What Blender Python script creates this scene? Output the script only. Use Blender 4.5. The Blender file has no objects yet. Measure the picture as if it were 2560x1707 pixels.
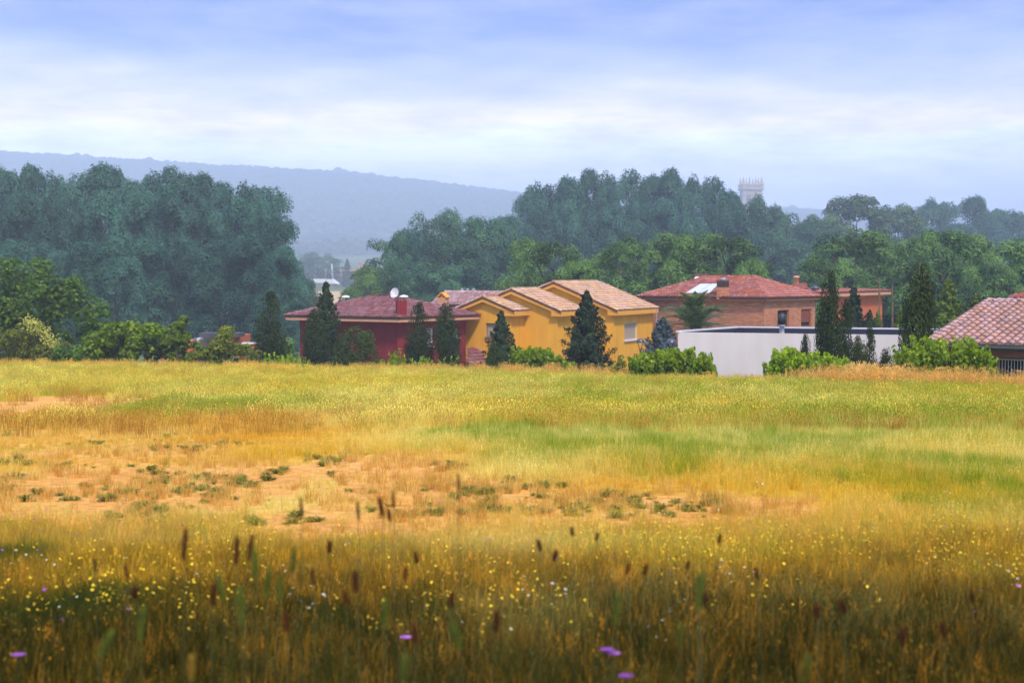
import bpy, math, random
import numpy as np
from mathutils import Vector

# ------------------------------------------------------------------ camera, sky, sun, exposure
S = bpy.context.scene
C = S.collection
F = 3556.0                      # focal length in pixels of the 2560 px wide photograph (50 mm on 36 mm)
HORIZON = 695.0
EYE = 1.1
PITCH = math.atan((853.5 - HORIZON) / F)
cam = bpy.data.cameras.new('camera'); camo = bpy.data.objects.new('camera', cam); C.objects.link(camo)
cam.sensor_width = 36.0; cam.lens = 50.0; cam.clip_start = 0.1; cam.clip_end = 16000
camo.location = (0, 0, EYE); camo.rotation_euler = (math.pi / 2 - PITCH, 0, 0)
cam.dof.use_dof = True; cam.dof.focus_distance = 24.0; cam.dof.aperture_fstop = 4.0
S.camera = camo

SUN_EL, SUN_AZ = math.radians(52), math.radians(160)     # azimuth clockwise from +Y: behind the camera, a little to the right
W = bpy.data.worlds.new('World'); S.world = W; W.use_nodes = True
nt = W.node_tree; nt.nodes.clear(); N = nt.nodes.new; L = nt.links.new
out = N('ShaderNodeOutputWorld')
sky = N('ShaderNodeTexSky'); sky.sky_type = 'NISHITA'; sky.sun_disc = False
sky.sun_elevation = SUN_EL; sky.sun_rotation = SUN_AZ; sky.air_density = 1.3; sky.dust_density = 2.0
bg1 = N('ShaderNodeBackground'); bg1.inputs[1].default_value = 0.10; L(sky.outputs[0], bg1.inputs[0])
tc = N('ShaderNodeTexCoord'); sep = N('ShaderNodeSeparateXYZ'); L(tc.outputs['Generated'], sep.inputs[0])
# soft uneven base of the cloud deck: bend the elevation with a stretched noise
mp = N('ShaderNodeMapping'); mp.inputs['Scale'].default_value = (8, 8, 34); L(tc.outputs['Generated'], mp.inputs[0])
nz = N('ShaderNodeTexNoise'); nz.inputs['Scale'].default_value = 1.0; nz.inputs['Detail'].default_value = 5; nz.inputs['Roughness'].default_value = .55
L(mp.outputs[0], nz.inputs['Vector'])
ma = N('ShaderNodeMath'); ma.operation = 'MULTIPLY_ADD'; L(nz.outputs[0], ma.inputs[0]); ma.inputs[1].default_value = 0.05; L(sep.outputs[2], ma.inputs[2])
rp = N('ShaderNodeValToRGB'); L(ma.outputs[0], rp.inputs[0])
cr = rp.color_ramp; cr.interpolation = 'B_SPLINE'
cr.elements[0].position = 0.0; cr.elements[0].color = (1.9, 1.2, 1.1, 1)
cr.elements[1].position = 1.0; cr.elements[1].color = (.34, .42, .66, 1)
for p, c in ((.09, (2.0, 1.42, 1.18)), (.118, (1.32, 1.0, .92)), (.145, (.60, .54, .64)), (.178, (.04, .11, .36)), (.20, (.0, .04, .27)), (.30, (.01, .05, .28)), (.45, (.10, .18, .42)), (.6, (.28, .36, .58))):
    e = cr.elements.new(p); e.color = (*c, 1)
mp2 = N('ShaderNodeMapping'); mp2.inputs['Scale'].default_value = (13, 13, 62); mp2.inputs['Location'].default_value = (3.1, .4, 2.2); L(tc.outputs['Generated'], mp2.inputs[0])
nz2 = N('ShaderNodeTexNoise'); nz2.inputs['Detail'].default_value = 6; nz2.inputs['Scale'].default_value = 1.0; nz2.inputs['Roughness'].default_value = .6
L(mp2.outputs[0], nz2.inputs['Vector'])
rp2 = N('ShaderNodeValToRGB'); L(nz2.outputs[0], rp2.inputs[0])
rp2.color_ramp.elements[0].position = .40; rp2.color_ramp.elements[0].color = (0, 0, 0, 1)
rp2.color_ramp.elements[1].position = .68; rp2.color_ramp.elements[1].color = (.5, .5, .5, 1)
mxc = N('ShaderNodeMixRGB'); L(rp2.outputs[0], mxc.inputs[0]); L(rp.outputs[0], mxc.inputs[1]); mxc.inputs[2].default_value = (.24, .24, .46, 1)
bg2 = N('ShaderNodeBackground'); bg2.inputs[1].default_value = 2.2; L(mxc.outputs[0], bg2.inputs[0])
mxs = N('ShaderNodeMixShader'); mxs.inputs[0].default_value = .92; L(bg1.outputs[0], mxs.inputs[1]); L(bg2.outputs[0], mxs.inputs[2])
L(mxs.outputs[0], out.inputs[0])

sun = bpy.data.lights.new('sun', 'SUN'); sun.energy = 2.8; sun.angle = math.radians(6); sun.color = (1.0, .86, .66)
suno = bpy.data.objects.new('sun', sun); C.objects.link(suno)
sd = Vector((math.sin(SUN_AZ) * math.cos(SUN_EL), math.cos(SUN_AZ) * math.cos(SUN_EL), math.sin(SUN_EL)))
suno.rotation_euler = sd.to_track_quat('Z', 'Y').to_euler()
HAZE_DENSITY = 0.00046
HAZE_COLOR = (.63, .78, 1.0)
S.view_settings.view_transform = 'Standard'; S.view_settings.look = 'None'
S.view_settings.exposure = 0.45; S.view_settings.gamma = 1.0; S.view_settings.use_curve_mapping = False
S.render.engine = 'CYCLES'
cy = S.cycles; cy.max_bounces = 6; cy.diffuse_bounces = 2; cy.glossy_bounces = 2; cy.transmission_bounces = 3
cy.transparent_max_bounces = 8; cy.volume_bounces = 2; cy.use_denoising = True; cy.caustics_reflective = False; cy.caustics_refractive = False
cy.sample_clamp_indirect = 4

rng = np.random.default_rng(7)
random.seed(7)

# ------------------------------------------------------------------ pixels to places, terrain
DDX = [0, 100, 130, 138, 150, 178, 235, 270, 350, 420, 700, 1600, 2600]; DDY = [0, 100, 132, 145, 195, 245, 340, 410, 560, 850, 1500, 4200, 6500]
def far(D): return float(np.interp(D, DDX, DDY))
def wpt(px, py, D):
    a = (px - 1280) / F; b = (py - 853.5) / F
    y = math.cos(PITCH) - b * math.sin(PITCH); z = -math.sin(PITCH) - b * math.cos(PITCH)
    s = D / y
    return Vector((a * s, D, EYE + z * s))

EX = np.array([-6600, -60, -28, -12.3, 0, 5.55, 10, 13.7, 40, 6600.])
EY = np.array([95, 88, 78, 68.6, 58.4, 48.5, 43.5, 39.5, 33, 33.])
def edge(x): return np.interp(x, EX, EY)
FLX = np.array([20, 45, 70, 90, 130, 160, 220, 300, 420, 600, 900])
FLZ = np.array([-3.4, -4.2, -5.0, -5.8, -6.2, -7.6, -7.6, -4.6, -1.6, 4, 15.])
FLZ = EYE + (FLZ - EYE) * np.array([far(d) / d for d in FLX]); FLX = np.array([far(d) for d in FLX]); K_ = 4200 / 1600
RPX = np.array([-4000, 0, 218, 544, 871, 1088, 1306, 1990, 2600, 6000])
RZ = np.array([144, 130, 124, 115, 107, 96, 84, 66, 54, 44.]) * K_ + EYE
def ridge(x, y): return np.interp(1280 + F * x / np.maximum(y, 1), RPX, RZ)
def smooth(t): t = np.clip(t, 0, 1); return t * t * (3 - 2 * t)
def field_z(x, y): return -0.045 * y
def terr(x, y):
    x = np.asarray(x, float); y = np.asarray(y, float)
    e = edge(x); f = -0.045 * np.minimum(y, e)
    fl = np.interp(y, FLX, FLZ)
    f = f - .20
    r = ridge(x, y)
    y0 = FLX[-1]; z0 = FLZ[-1]
    hill = np.where(y > y0, z0 + (r - z0) * smooth((y - y0) / (4220 - y0)), fl)
    low = np.where(y > 4260, r - (y - 4260) * .12, hill)
    w = smooth((y - e - 1.0) / 7.0)
    return f * (1 - w) + low * w
def tz(x, y): return float(terr(x, y))
def hit(px, py, d0=2.0, d1=4240.0):
    prev = d0
    for D in np.geomspace(d0, d1, 900):
        p = wpt(px, py, D)
        if p.z <= tz(p.x, D): return p.x, float(D)
        prev = D
    p = wpt(px, py, prev); return p.x, prev

# ------------------------------------------------------------------ value noise
_tab = np.random.default_rng(3).random((256, 256))
def vnoise(x, y):
    xi = np.floor(x).astype(int); yi = np.floor(y).astype(int)
    u = x - xi; v = y - yi; u = u * u * (3 - 2 * u); v = v * v * (3 - 2 * v)
    a = _tab[xi % 256, yi % 256]; b = _tab[(xi + 1) % 256, yi % 256]; c = _tab[xi % 256, (yi + 1) % 256]; d = _tab[(xi + 1) % 256, (yi + 1) % 256]
    return (a * (1 - u) + b * u) * (1 - v) + (c * (1 - u) + d * u) * v
def fbm(x, y, o=4):
    s = 0; a = .5; t = 0
    for k in range(o):
        s = s + a * vnoise(x * 2 ** k + 17 * k, y * 2 ** k + 5 * k); t += a; a *= .5
    return s / t

# ------------------------------------------------------------------ materials
def node_mat(name):
    m = bpy.data.materials.new(name); m.use_nodes = True; t = m.node_tree
    return m, t, t.nodes['Principled BSDF'], t.nodes.new, t.links.new
def pmat(name, c1, c2=None, scale=3.0, rough=.85, bump=0.0, attr=None, spec=.3, detail=6, metal=0.0, stretch=None, lo=.35, hi=.65):
    """two real base colours mixed by noise; attr: a per-piece random value that shifts the brightness a little"""
    m, t, b, N, L = node_mat(name)
    c2 = c2 or tuple(x * .8 for x in c1)
    tc = N('ShaderNodeTexCoord'); n = N('ShaderNodeTexNoise'); n.inputs['Scale'].default_value = scale; n.inputs['Detail'].default_value = detail
    if stretch:
        mp = N('ShaderNodeMapping'); mp.inputs['Scale'].default_value = stretch; L(tc.outputs['Object'], mp.inputs[0]); L(mp.outputs[0], n.inputs['Vector'])
    else: L(tc.outputs['Object'], n.inputs['Vector'])
    r = N('ShaderNodeMapRange'); r.inputs['From Min'].default_value = lo; r.inputs['From Max'].default_value = hi; L(n.outputs[0], r.inputs[0])
    mx = N('ShaderNodeMixRGB'); mx.inputs[1].default_value = (*c1, 1); mx.inputs[2].default_value = (*c2, 1); L(r.outputs[0], mx.inputs[0])
    last = mx.outputs[0]
    if attr:
        if attr == 'object':
            oi = N('ShaderNodeObjectInfo'); src = oi.outputs['Random']
        else:
            at = N('ShaderNodeAttribute'); at.attribute_name = attr; src = at.outputs['Fac']
        hv = N('ShaderNodeHueSaturation'); L(last, hv.inputs['Color'])
        mr = N('ShaderNodeMapRange'); mr.inputs['To Min'].default_value = .80; mr.inputs['To Max'].default_value = 1.2; L(src, mr.inputs[0]); L(mr.outputs[0], hv.inputs['Value'])
        m2 = N('ShaderNodeMath'); m2.operation = 'MULTIPLY'; m2.inputs[1].default_value = 7.31; L(src, m2.inputs[0])
        fr = N('ShaderNodeMath'); fr.operation = 'FRACT'; L(m2.outputs[0], fr.inputs[0])
        mr2 = N('ShaderNodeMapRange'); mr2.inputs['To Min'].default_value = .70; mr2.inputs['To Max'].default_value = 1.2; L(fr.outputs[0], mr2.inputs[0]); L(mr2.outputs[0], hv.inputs['Saturation'])
        mr3 = N('ShaderNodeMapRange'); mr3.inputs['To Min'].default_value = .485; mr3.inputs['To Max'].default_value = .512; L(fr.outputs[0], mr3.inputs[0]); L(mr3.outputs[0], hv.inputs['Hue'])
        last = hv.outputs[0]
    L(last, b.inputs['Base Color']); b.inputs['Roughness'].default_value = rough; b.inputs['Specular IOR Level'].default_value = spec; b.inputs['Metallic'].default_value = metal
    if bump:
        bp = N('ShaderNodeBump'); bp.inputs['Strength'].default_value = bump; bp.inputs['Distance'].default_value = .02; L(n.outputs[0], bp.inputs['Height']); L(bp.outputs[0], b.inputs['Normal'])
    return m
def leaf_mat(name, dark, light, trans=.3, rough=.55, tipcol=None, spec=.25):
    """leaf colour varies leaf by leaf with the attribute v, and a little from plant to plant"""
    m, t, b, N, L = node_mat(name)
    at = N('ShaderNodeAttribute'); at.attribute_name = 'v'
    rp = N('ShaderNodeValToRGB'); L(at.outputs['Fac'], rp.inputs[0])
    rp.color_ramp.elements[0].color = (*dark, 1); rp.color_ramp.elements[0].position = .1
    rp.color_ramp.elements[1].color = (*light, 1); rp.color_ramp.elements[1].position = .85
    if tipcol:
        e = rp.color_ramp.elements.new(1.0); e.color = (*tipcol, 1); rp.color_ramp.elements[1].position = .8
    oi = N('ShaderNodeObjectInfo'); hv = N('ShaderNodeHueSaturation'); L(rp.outputs[0], hv.inputs['Color'])
    mr = N('ShaderNodeMapRange'); mr.inputs['To Min'].default_value = .72; mr.inputs['To Max'].default_value = 1.28; L(oi.outputs['Random'], mr.inputs[0]); L(mr.outputs[0], hv.inputs['Value'])
    L(hv.outputs[0], b.inputs['Base Color']); b.inputs['Roughness'].default_value = rough; b.inputs['Specular IOR Level'].default_value = spec
    tr = N('ShaderNodeBsdfTranslucent'); br = N('ShaderNodeHueSaturation'); br.inputs['Value'].default_value = 1.5; br.inputs['Hue'].default_value = .49
    L(hv.outputs[0], br.inputs['Color']); L(br.outputs[0], tr.inputs[0])
    ms = N('ShaderNodeMixShader'); ms.inputs[0].default_value = trans; L(b.outputs[0], ms.inputs[1]); L(tr.outputs[0], ms.inputs[2])
    L(ms.outputs[0], t.nodes['Material Output'].inputs[0])
    return m
def tint_mat(name, trans=.35, gain=1.0):
    """grass blade: the colour its tuft was given, varied blade by blade"""
    m, t, b, N, L = node_mat(name)
    at = N('ShaderNodeAttribute'); at.attribute_type = 'INSTANCER'; at.attribute_name = 'tint'
    v = N('ShaderNodeAttribute'); v.attribute_name = 'v'
    hv = N('ShaderNodeHueSaturation'); L(at.outputs['Color'], hv.inputs['Color'])
    mr = N('ShaderNodeMapRange'); mr.inputs['To Min'].default_value = .6 * gain; mr.inputs['To Max'].default_value = 1.45 * gain; L(v.outputs['Fac'], mr.inputs[0]); L(mr.outputs[0], hv.inputs['Value'])
    mr2 = N('ShaderNodeMapRange'); mr2.inputs['To Min'].default_value = .515; mr2.inputs['To Max'].default_value = .485; L(v.outputs['Fac'], mr2.inputs[0]); L(mr2.outputs[0], hv.inputs['Hue'])
    L(hv.outputs[0], b.inputs['Base Color']); b.inputs['Roughness'].default_value = .6; b.inputs['Specular IOR Level'].default_value = .2
    tr = N('ShaderNodeBsdfTranslucent'); L(hv.outputs[0], tr.inputs[0])
    ms = N('ShaderNodeMixShader'); ms.inputs[0].default_value = trans; L(b.outputs[0], ms.inputs[1]); L(tr.outputs[0], ms.inputs[2])
    L(ms.outputs[0], t.nodes['Material Output'].inputs[0])
    return m

M = {}
M['bark'] = pmat('bark', (.16, .13, .10), (.07, .055, .045), 6, .95, .3)
M['poplar'] = leaf_mat('poplar_leaves', (.012, .055, .036), (.075, .21, .13), .25)
M['plane'] = leaf_mat('plane_tree_leaves', (.006, .036, .010), (.175, .32, .065), .25)
M['grove'] = leaf_mat('grove_leaves', (.014, .055, .028), (.09, .22, .09), .25)
M['pine'] = leaf_mat('pine_needles', (.03, .075, .03), (.12, .21, .07), .15)
M['cypress'] = leaf_mat('cypress_sprays', (.010, .026, .008), (.040, .070, .015), .12, .7)
M['cedar'] = leaf_mat('cedar_sprays', (.010, .026, .012), (.042, .078, .026), .12, .7)
M['lightcon'] = leaf_mat('pale_conifer_sprays', (.05, .10, .012), (.24, .34, .035), .25, .7)
M['spruce'] = leaf_mat('blue_spruce_needles', (.03, .05, .055), (.12, .17, .18), .1, .7)
M['fig'] = leaf_mat('fig_leaves', (.014, .046, .004), (.14, .27, .014), .3, .45)
M['fig2'] = leaf_mat('fig_bush_leaves', (.022, .062, .003), (.21, .33, .010), .3, .45, (.30, .30, .02))
M['hedge'] = leaf_mat('young_shrub_leaves', (.022, .085, .002), (.27, .42, .004), .4, .45, (.48, .58, .01))
M['yellowbush'] = leaf_mat('yellowing_leaves', (.04, .07, .006), (.20, .24, .02), .35, .5, (.60, .50, .04))
M['leftbush'] = leaf_mat('dull_bush_leaves', (.035, .055, .004), (.24, .28, .015), .3, .5)
M['blossom'] = leaf_mat('pale_blossom_sprays', (.30, .34, .03), (.62, .58, .14), .3, .5)
M['juniper'] = leaf_mat('juniper_sprays', (.014, .032, .006), (.062, .095, .012), .15, .7)
M['drybush'] = leaf_mat('dry_twigs', (.10, .05, .03), (.34, .18, .11), .1, .8)
M['palm'] = leaf_mat('palm_leaflets', (.04, .075, .02), (.17, .24, .06), .2, .4)
M['farwood'] = leaf_mat('far_wood', (.010, .030, .020), (.035, .065, .030), .1)

# ------------------------------------------------------------------ mesh helpers
def fast_mesh(name, V, quads=None, tris=None, v=None, mats=None, midx=None, smooth=False):
    me = bpy.data.meshes.new(name); V = np.asarray(V, np.float32)
    me.vertices.add(len(V)); me.vertices.foreach_set('co', V.ravel())
    q = np.zeros((0, 4), int) if quads is None else np.asarray(quads, int).reshape(-1, 4)
    t = np.zeros((0, 3), int) if tris is None else np.asarray(tris, int).reshape(-1, 3)
    loops = np.concatenate([q.ravel(), t.ravel()]).astype(np.int32)
    st = np.concatenate([np.arange(len(q)) * 4, len(q) * 4 + np.arange(len(t)) * 3]).astype(np.int32)
    tot = np.concatenate([np.full(len(q), 4), np.full(len(t), 3)]).astype(np.int32)
    me.loops.add(len(loops)); me.loops.foreach_set('vertex_index', loops)
    me.polygons.add(len(st)); me.polygons.foreach_set('loop_start', st); me.polygons.foreach_set('loop_total', tot)
    if midx is not None: me.polygons.foreach_set('material_index', np.asarray(midx, np.int32))
    if smooth: me.polygons.foreach_set('use_smooth', np.ones(len(st), bool))
    if v is not None:
        a = me.attributes.new('v', 'FLOAT', 'POINT'); a.data.foreach_set('value', np.asarray(v, np.float32))
    me.update(calc_edges=True)
    for m in (mats or []): me.materials.append(m)
    return me
def link(name, me, parent=None, loc=None, rot=None, scale=None):
    o = bpy.data.objects.new(name, me); C.objects.link(o)
    if parent is not None: o.parent = parent
    if loc is not None: o.location = loc
    if rot is not None: o.rotation_euler = rot
    if scale is not None: o.scale = scale
    return o
def tag(o, label=None, cat=None, group=None, kind=None):
    if label: o['label'] = label
    if cat: o['category'] = cat
    if group: o['group'] = group
    if kind: o['kind'] = kind
    return o
def thing(name, label, cat, loc=(0, 0, 0), group=None, rz=0.0):
    o = bpy.data.objects.new(name, None); C.objects.link(o); o.location = loc; o.rotation_euler = (0, 0, rz); o.empty_display_size = .3
    return tag(o, label, cat, group)
def dup(root, loc, rz=0.0, scale=(1, 1, 1), label=None, group=None):
    r = root.copy(); C.objects.link(r); r.location = loc; r.rotation_euler = (0, 0, rz); r.scale = scale
    if label: r['label'] = label
    if group: r['group'] = group
    for ch in list(root.children):
        c = ch.copy(); C.objects.link(c); c.parent = r
        for g in ch.children:
            d = g.copy(); C.objects.link(d); d.parent = c
    return r
def nrm(a): return a / np.maximum(np.linalg.norm(a, axis=-1, keepdims=True), 1e-9)

class MB:
    """collects shapes in world coordinates; build() makes ONE mesh, relative to its thing's base"""
    def __init__(s): s.V = []; s.Fc = []; s.r = []
    def add(s, vs, fs, r=None):
        k = len(s.V); s.V += [tuple(v) for v in vs]; s.Fc += [tuple(i + k for i in f) for f in fs]
        s.r += [random.random() if r is None else r] * len(vs); return s
    def box(s, c, x, y, z, hx, hy, hz):
        """box about centre c, half sizes along the unit vectors x, y, z"""
        c, x, y, z = Vector(c), Vector(x) * hx, Vector(y) * hy, Vector(z) * hz
        vs = [c + a * x + b * y + d * z for d in (-1, 1) for a, b in ((-1, -1), (1, -1), (1, 1), (-1, 1))]
        return s.add(vs, [(3, 2, 1, 0), (4, 5, 6, 7), (0, 1, 5, 4), (1, 2, 6, 5), (2, 3, 7, 6), (3, 0, 4, 7)])
    def abox(s, x0, x1, y0, y1, z0, z1):
        return s.box(((x0 + x1) / 2, (y0 + y1) / 2, (z0 + z1) / 2), (1, 0, 0), (0, 1, 0), (0, 0, 1), (x1 - x0) / 2, (y1 - y0) / 2, (z1 - z0) / 2)
    def beam(s, p, q, w, h, up=(0, 0, 1)):
        p, q = Vector(p), Vector(q); d = (q - p); l = d.length; d.normalize(); u = Vector(up); sd_ = d.cross(u).normalized(); u = sd_.cross(d).normalized()
        return s.box((p + q) / 2, d, sd_, u, l / 2, w / 2, h / 2)
    def tube(s, pts, rad, n=8, caps=True):
        pts = [Vector(p) for p in pts]; k = len(pts); vs = []; fs = []
        for i, p in enumerate(pts):
            d = (pts[min(i + 1, k - 1)] - pts[max(i - 1, 0)]).normalized()
            a = d.orthogonal().normalized() if abs(d.z) < .99 else Vector((1, 0, 0)); b = d.cross(a).normalized(); a = b.cross(d)
            r = rad[i] if isinstance(rad, (list, tuple)) else rad
            vs += [p + (a * math.cos(t) + b * math.sin(t)) * r for t in (2 * math.pi * j / n for j in range(n))]
        for i in range(k - 1):
            for j in range(n): fs.append((i * n + j, i * n + (j + 1) % n, (i + 1) * n + (j + 1) % n, (i + 1) * n + j))
        if caps: fs += [tuple(range(n))[::-1], tuple((k - 1) * n + j for j in range(n))]
        return s.add(vs, fs)
    def lathe(s, c, prof, n=16):
        """prof: list of (radius, z)"""
        c = Vector(c); vs = []; fs = []
        for r, z in prof: vs += [c + Vector((r * math.cos(t), r * math.sin(t), z)) for t in (2 * math.pi * j / n for j in range(n))]
        for i in range(len(prof) - 1):
            for j in range(n): fs.append((i * n + j, i * n + (j + 1) % n, (i + 1) * n + (j + 1) % n, (i + 1) * n + j))
        return s.add(vs, fs)
    def prism(s, poly, vec):
        """closed prism over the 3-D polygon, swept by vec"""
        n = len(poly); a = [Vector(p) for p in poly]; b = [p + Vector(vec) for p in a]
        return s.add(a + b, [tuple(range(n))[::-1], tuple(range(n, 2 * n))] + [(i, (i + 1) % n, n + (i + 1) % n, n + i) for i in range(n)])
    def build(s, name, mat, parent=None, smooth=False, label=None, kind=None, origin=None):
        o0 = Vector(origin) if origin is not None else (parent_world(parent) if parent is not None else Vector((0, 0, 0)))
        me = bpy.data.meshes.new(name); me.from_pydata([Vector(v) - o0 for v in s.V], [], s.Fc)
        a = me.attributes.new('v', 'FLOAT', 'POINT'); a.data.foreach_set('value', np.array(s.r, np.float32))
        me.materials.append(mat)
        if smooth: me.polygons.foreach_set('use_smooth', np.ones(len(me.polygons), bool))
        me.update()
        o = link(name, me, parent, None if parent is not None else (o0 if origin is not None else None))
        return tag(o, label, kind=kind)
def parent_world(p):
    v = Vector((0, 0, 0))
    while p is not None: v += Vector(p.location); p = p.parent
    return v

# ------------------------------------------------------------------ field colour map (what grows where, with shade put into the nearest growth)
def G(px, py):
    D = EYE / ((py - HORIZON) / F - .045); return (px - 1280) / F * D, D
def patch(px0, px1, py0, py1):
    xa, ya = G((px0 + px1) / 2, py0); xb, yb = G((px0 + px1) / 2, py1)
    yc = (ya + yb) / 2; hx = (px1 - px0) / 2 / F * yc
    return ((px0 + px1) / 2 - 1280) / F * yc, yc, hx, abs(ya - yb) / 2
SOIL = [(patch(-400, 225, 975, 1072), 1.9), (patch(560, 1180, 1150, 1235), 1.0), (patch(-200, 760, 1160, 1310), .85), (patch(700, 1500, 1180, 1300), .85),
        (patch(1250, 2120, 1230, 1325), .85), (patch(-100, 500, 1100, 1180), .55), (patch(460, 1250, 1250, 1345), .75)]
GREEN = [(patch(160, 980, 978, 1024), 1.1), (patch(1020, 1680, 1070, 1150), .95), (patch(1860, 2620, 1010, 1052), .75), (patch(2010, 2700, 1150, 1270), 1.1),
         (patch(1200, 1700, 975, 1000), .6), (patch(1250, 2300, 1120, 1190), .6), (patch(2300, 2700, 1240, 1400), .8), (patch(-200, 140, 1380, 1490), 1.4), (patch(1850, 2200, 1090, 1150), .4), (patch(600, 1000, 1560, 1720), .8), (patch(-100, 500, 1520, 1720), .9)]
DRY = [(patch(-200, 1000, 1025, 1160), 1.0), (patch(900, 1250, 1130, 1180), .5), (patch(-200, 2100, 1290, 1380), .7), (patch(1700, 2400, 1290, 1420), .6), (patch(1400, 1750, 1180, 1260), .6)]
def msum(lst, x, y, sc=1.0):
    s = np.zeros_like(x)
    wx = (fbm(x * .55 + 9, y * .4 + 3) - .5); wy = (fbm(x * .5 + 40, y * .45 + 77) - .5)
    for (cx, cy_, hx, hy), k in lst:
        d = np.hypot((x - cx + wx * hx * 1.2) / hx, (y - cy_ + wy * hy * 1.6) / hy)
        s = np.maximum(s, k * smooth((1.35 - d) / .7))
    return s
def maps(x, y):
    n1 = fbm(x * 1.1 + 3, y * .7 + 8); n2 = fbm(x * 3.2 + 50, y * 2.4 + 20); n3 = fbm(x * .25 + 1, y * .2 + 90)
    soil = np.clip(msum(SOIL, x, y) * (1.42 - .9 * n2) + (n2 - .62) * 1.2 * smooth((30 - y) / 14) * smooth((y - 7) / 3), 0, 1)
    green = np.clip(msum(GREEN, x, y) * np.clip(.1 + 1.9 * fbm(x * 2.3 + 33, y * 1.1 + 5) * n1 * 1.6, 0, 1.3) + (n1 - .5) * .8 + (n3 - .5) * .6 + .46 * smooth((x + .12 * y) / (0.25 * np.maximum(y, 1))) * smooth((y - 11) / 6) - .35 * smooth((14 - y) / 5) + .30 * smooth((y - 28) / 10), 0, 1)
    dry = np.clip(msum(DRY, x, y) * (.5 + n1), 0, 1)
    near = smooth((10.0 - y + (fbm(x * .8 + 12, y * .8 + 31) - .5) * 4.5) / 5.0)
    return soil, green, dry, near, n1, n2
SOILC = np.array([.62, .26, .05]); SOILC2 = np.array([.74, .42, .12]); STRAW = np.array([.72, .47, .028]); PALE = np.array([.84, .74, .22])
GREENC = np.array([.25, .35, .010]); DRYC = np.array([.68, .31, .02]); OLIVE = np.array([.070, .085, .003]); RUST = np.array([.34, .14, .004])
def lerp(a, b, t): return a * (1 - t[..., None]) + b * t[..., None]
def grass_colour(x, y, r1, r2):
    soil, green, dry, near, n1, n2 = maps(x, y)
    c = lerp(np.broadcast_to(STRAW, x.shape + (3,)), PALE, np.clip(r1 * .5 + 2.2 * (fbm(x * .35 + 5, y * .30 + 60) - .42), 0, 1))
    c = lerp(c, np.array([.62, .57, .085]), smooth((y - 12) / 12) * (.2 + .6 * n1) * (1 - np.clip(dry * 1.5, 0, 1)))
    c = lerp(c, DRYC, np.clip(dry * (.35 + .5 * r2), 0, 1))
    c = lerp(c, GREENC, np.clip(green * (.35 + 1.0 * r2) + (r2 - .6) * .35, 0, 1))
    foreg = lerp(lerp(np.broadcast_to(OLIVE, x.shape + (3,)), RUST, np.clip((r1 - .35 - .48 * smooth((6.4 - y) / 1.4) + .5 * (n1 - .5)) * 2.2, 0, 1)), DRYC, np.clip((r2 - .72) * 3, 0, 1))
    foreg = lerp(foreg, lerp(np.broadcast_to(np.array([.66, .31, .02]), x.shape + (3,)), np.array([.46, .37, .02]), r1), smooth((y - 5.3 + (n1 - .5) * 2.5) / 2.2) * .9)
    foreg = lerp(foreg, np.array([.06, .085, .006]), np.clip(green * 1.3 - r1 * .5, 0, 1))
    foreg = foreg * (.5 + 1.3 * r2 ** 2)[..., None] * (1 - .50 * smooth((6.4 - y) / 1.9))[..., None]  # nearest plants' colour darkened towards the camera to imitate an unlit foreground
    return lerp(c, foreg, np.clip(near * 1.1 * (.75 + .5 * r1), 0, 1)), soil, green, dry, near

# ------------------------------------------------------------------ ground sheets
tt = np.linspace(-8.38, 8.38, 397); XS = 3.0 * np.sinh(tt)
def sheet(name, ys_of_x, zf, mat, colour=None):
    X = np.repeat(XS[None, :], ys_of_x.shape[0], 0); Y = ys_of_x; Z = zf(X, Y)
    V = np.stack([X, Y, Z], -1).reshape(-1, 3); nr, nc = X.shape
    i = np.arange((nr - 1) * (nc - 1)); r = i // (nc - 1); c = i % (nc - 1); a = r * nc + c
    q = np.stack([a, a + 1, a + nc + 1, a + nc], -1)
    me = fast_mesh(name, V, q, mats=[mat], smooth=True)
    if colour is not None:
        col = colour(X.ravel(), Y.ravel()); at = me.attributes.new('ground_colour', 'FLOAT_COLOR', 'POINT')
        at.data.foreach_set('color', np.concatenate([col, np.ones((len(col), 1))], 1).astype(np.float32).ravel())
    return link(name, me)
def ground_mat(name, fine=8.0, amt=.35, bump=.5):
    m, t, b, N, L = node_mat(name)
    at = N('ShaderNodeAttribute'); at.attribute_name = 'ground_colour'
    tc = N('ShaderNodeTexCoord'); n = N('ShaderNodeTexNoise'); n.inputs['Scale'].default_value = fine; n.inputs['Detail'].default_value = 9; n.inputs['Roughness'].default_value = .7; L(tc.outputs['Object'], n.inputs['Vector'])
    mr = N('ShaderNodeMapRange'); mr.inputs['From Min'].default_value = .3; mr.inputs['From Max'].default_value = .7; mr.inputs['To Min'].default_value = 1 - amt; mr.inputs['To Max'].default_value = 1 + amt; L(n.outputs[0], mr.inputs[0])
    hv = N('ShaderNodeHueSaturation'); L(at.outputs['Color'], hv.inputs['Color']); L(mr.outputs[0], hv.inputs['Value'])
    L(hv.outputs[0], b.inputs['Base Color']); b.inputs['Roughness'].default_value = .95; b.inputs['Specular IOR Level'].default_value = .1
    bp = N('ShaderNodeBump'); bp.inputs['Strength'].default_value = bump; bp.inputs['Distance'].default_value = .03; L(n.outputs[0], bp.inputs['Height']); L(bp.outputs[0], b.inputs['Normal'])
    return m
def field_colour(x, y):
    r = fbm(x * 6, y * 6); c, soil, green, dry, near = grass_colour(x, y, r, r * 0 + .5)
    s = lerp(np.broadcast_to(SOILC, x.shape + (3,)), SOILC2, fbm(x * 1.5 + 30, y * 1.5))
    return lerp(c * .85, s, np.clip(soil * 1.5 + .08 * (1 - near), 0, 1))
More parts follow.
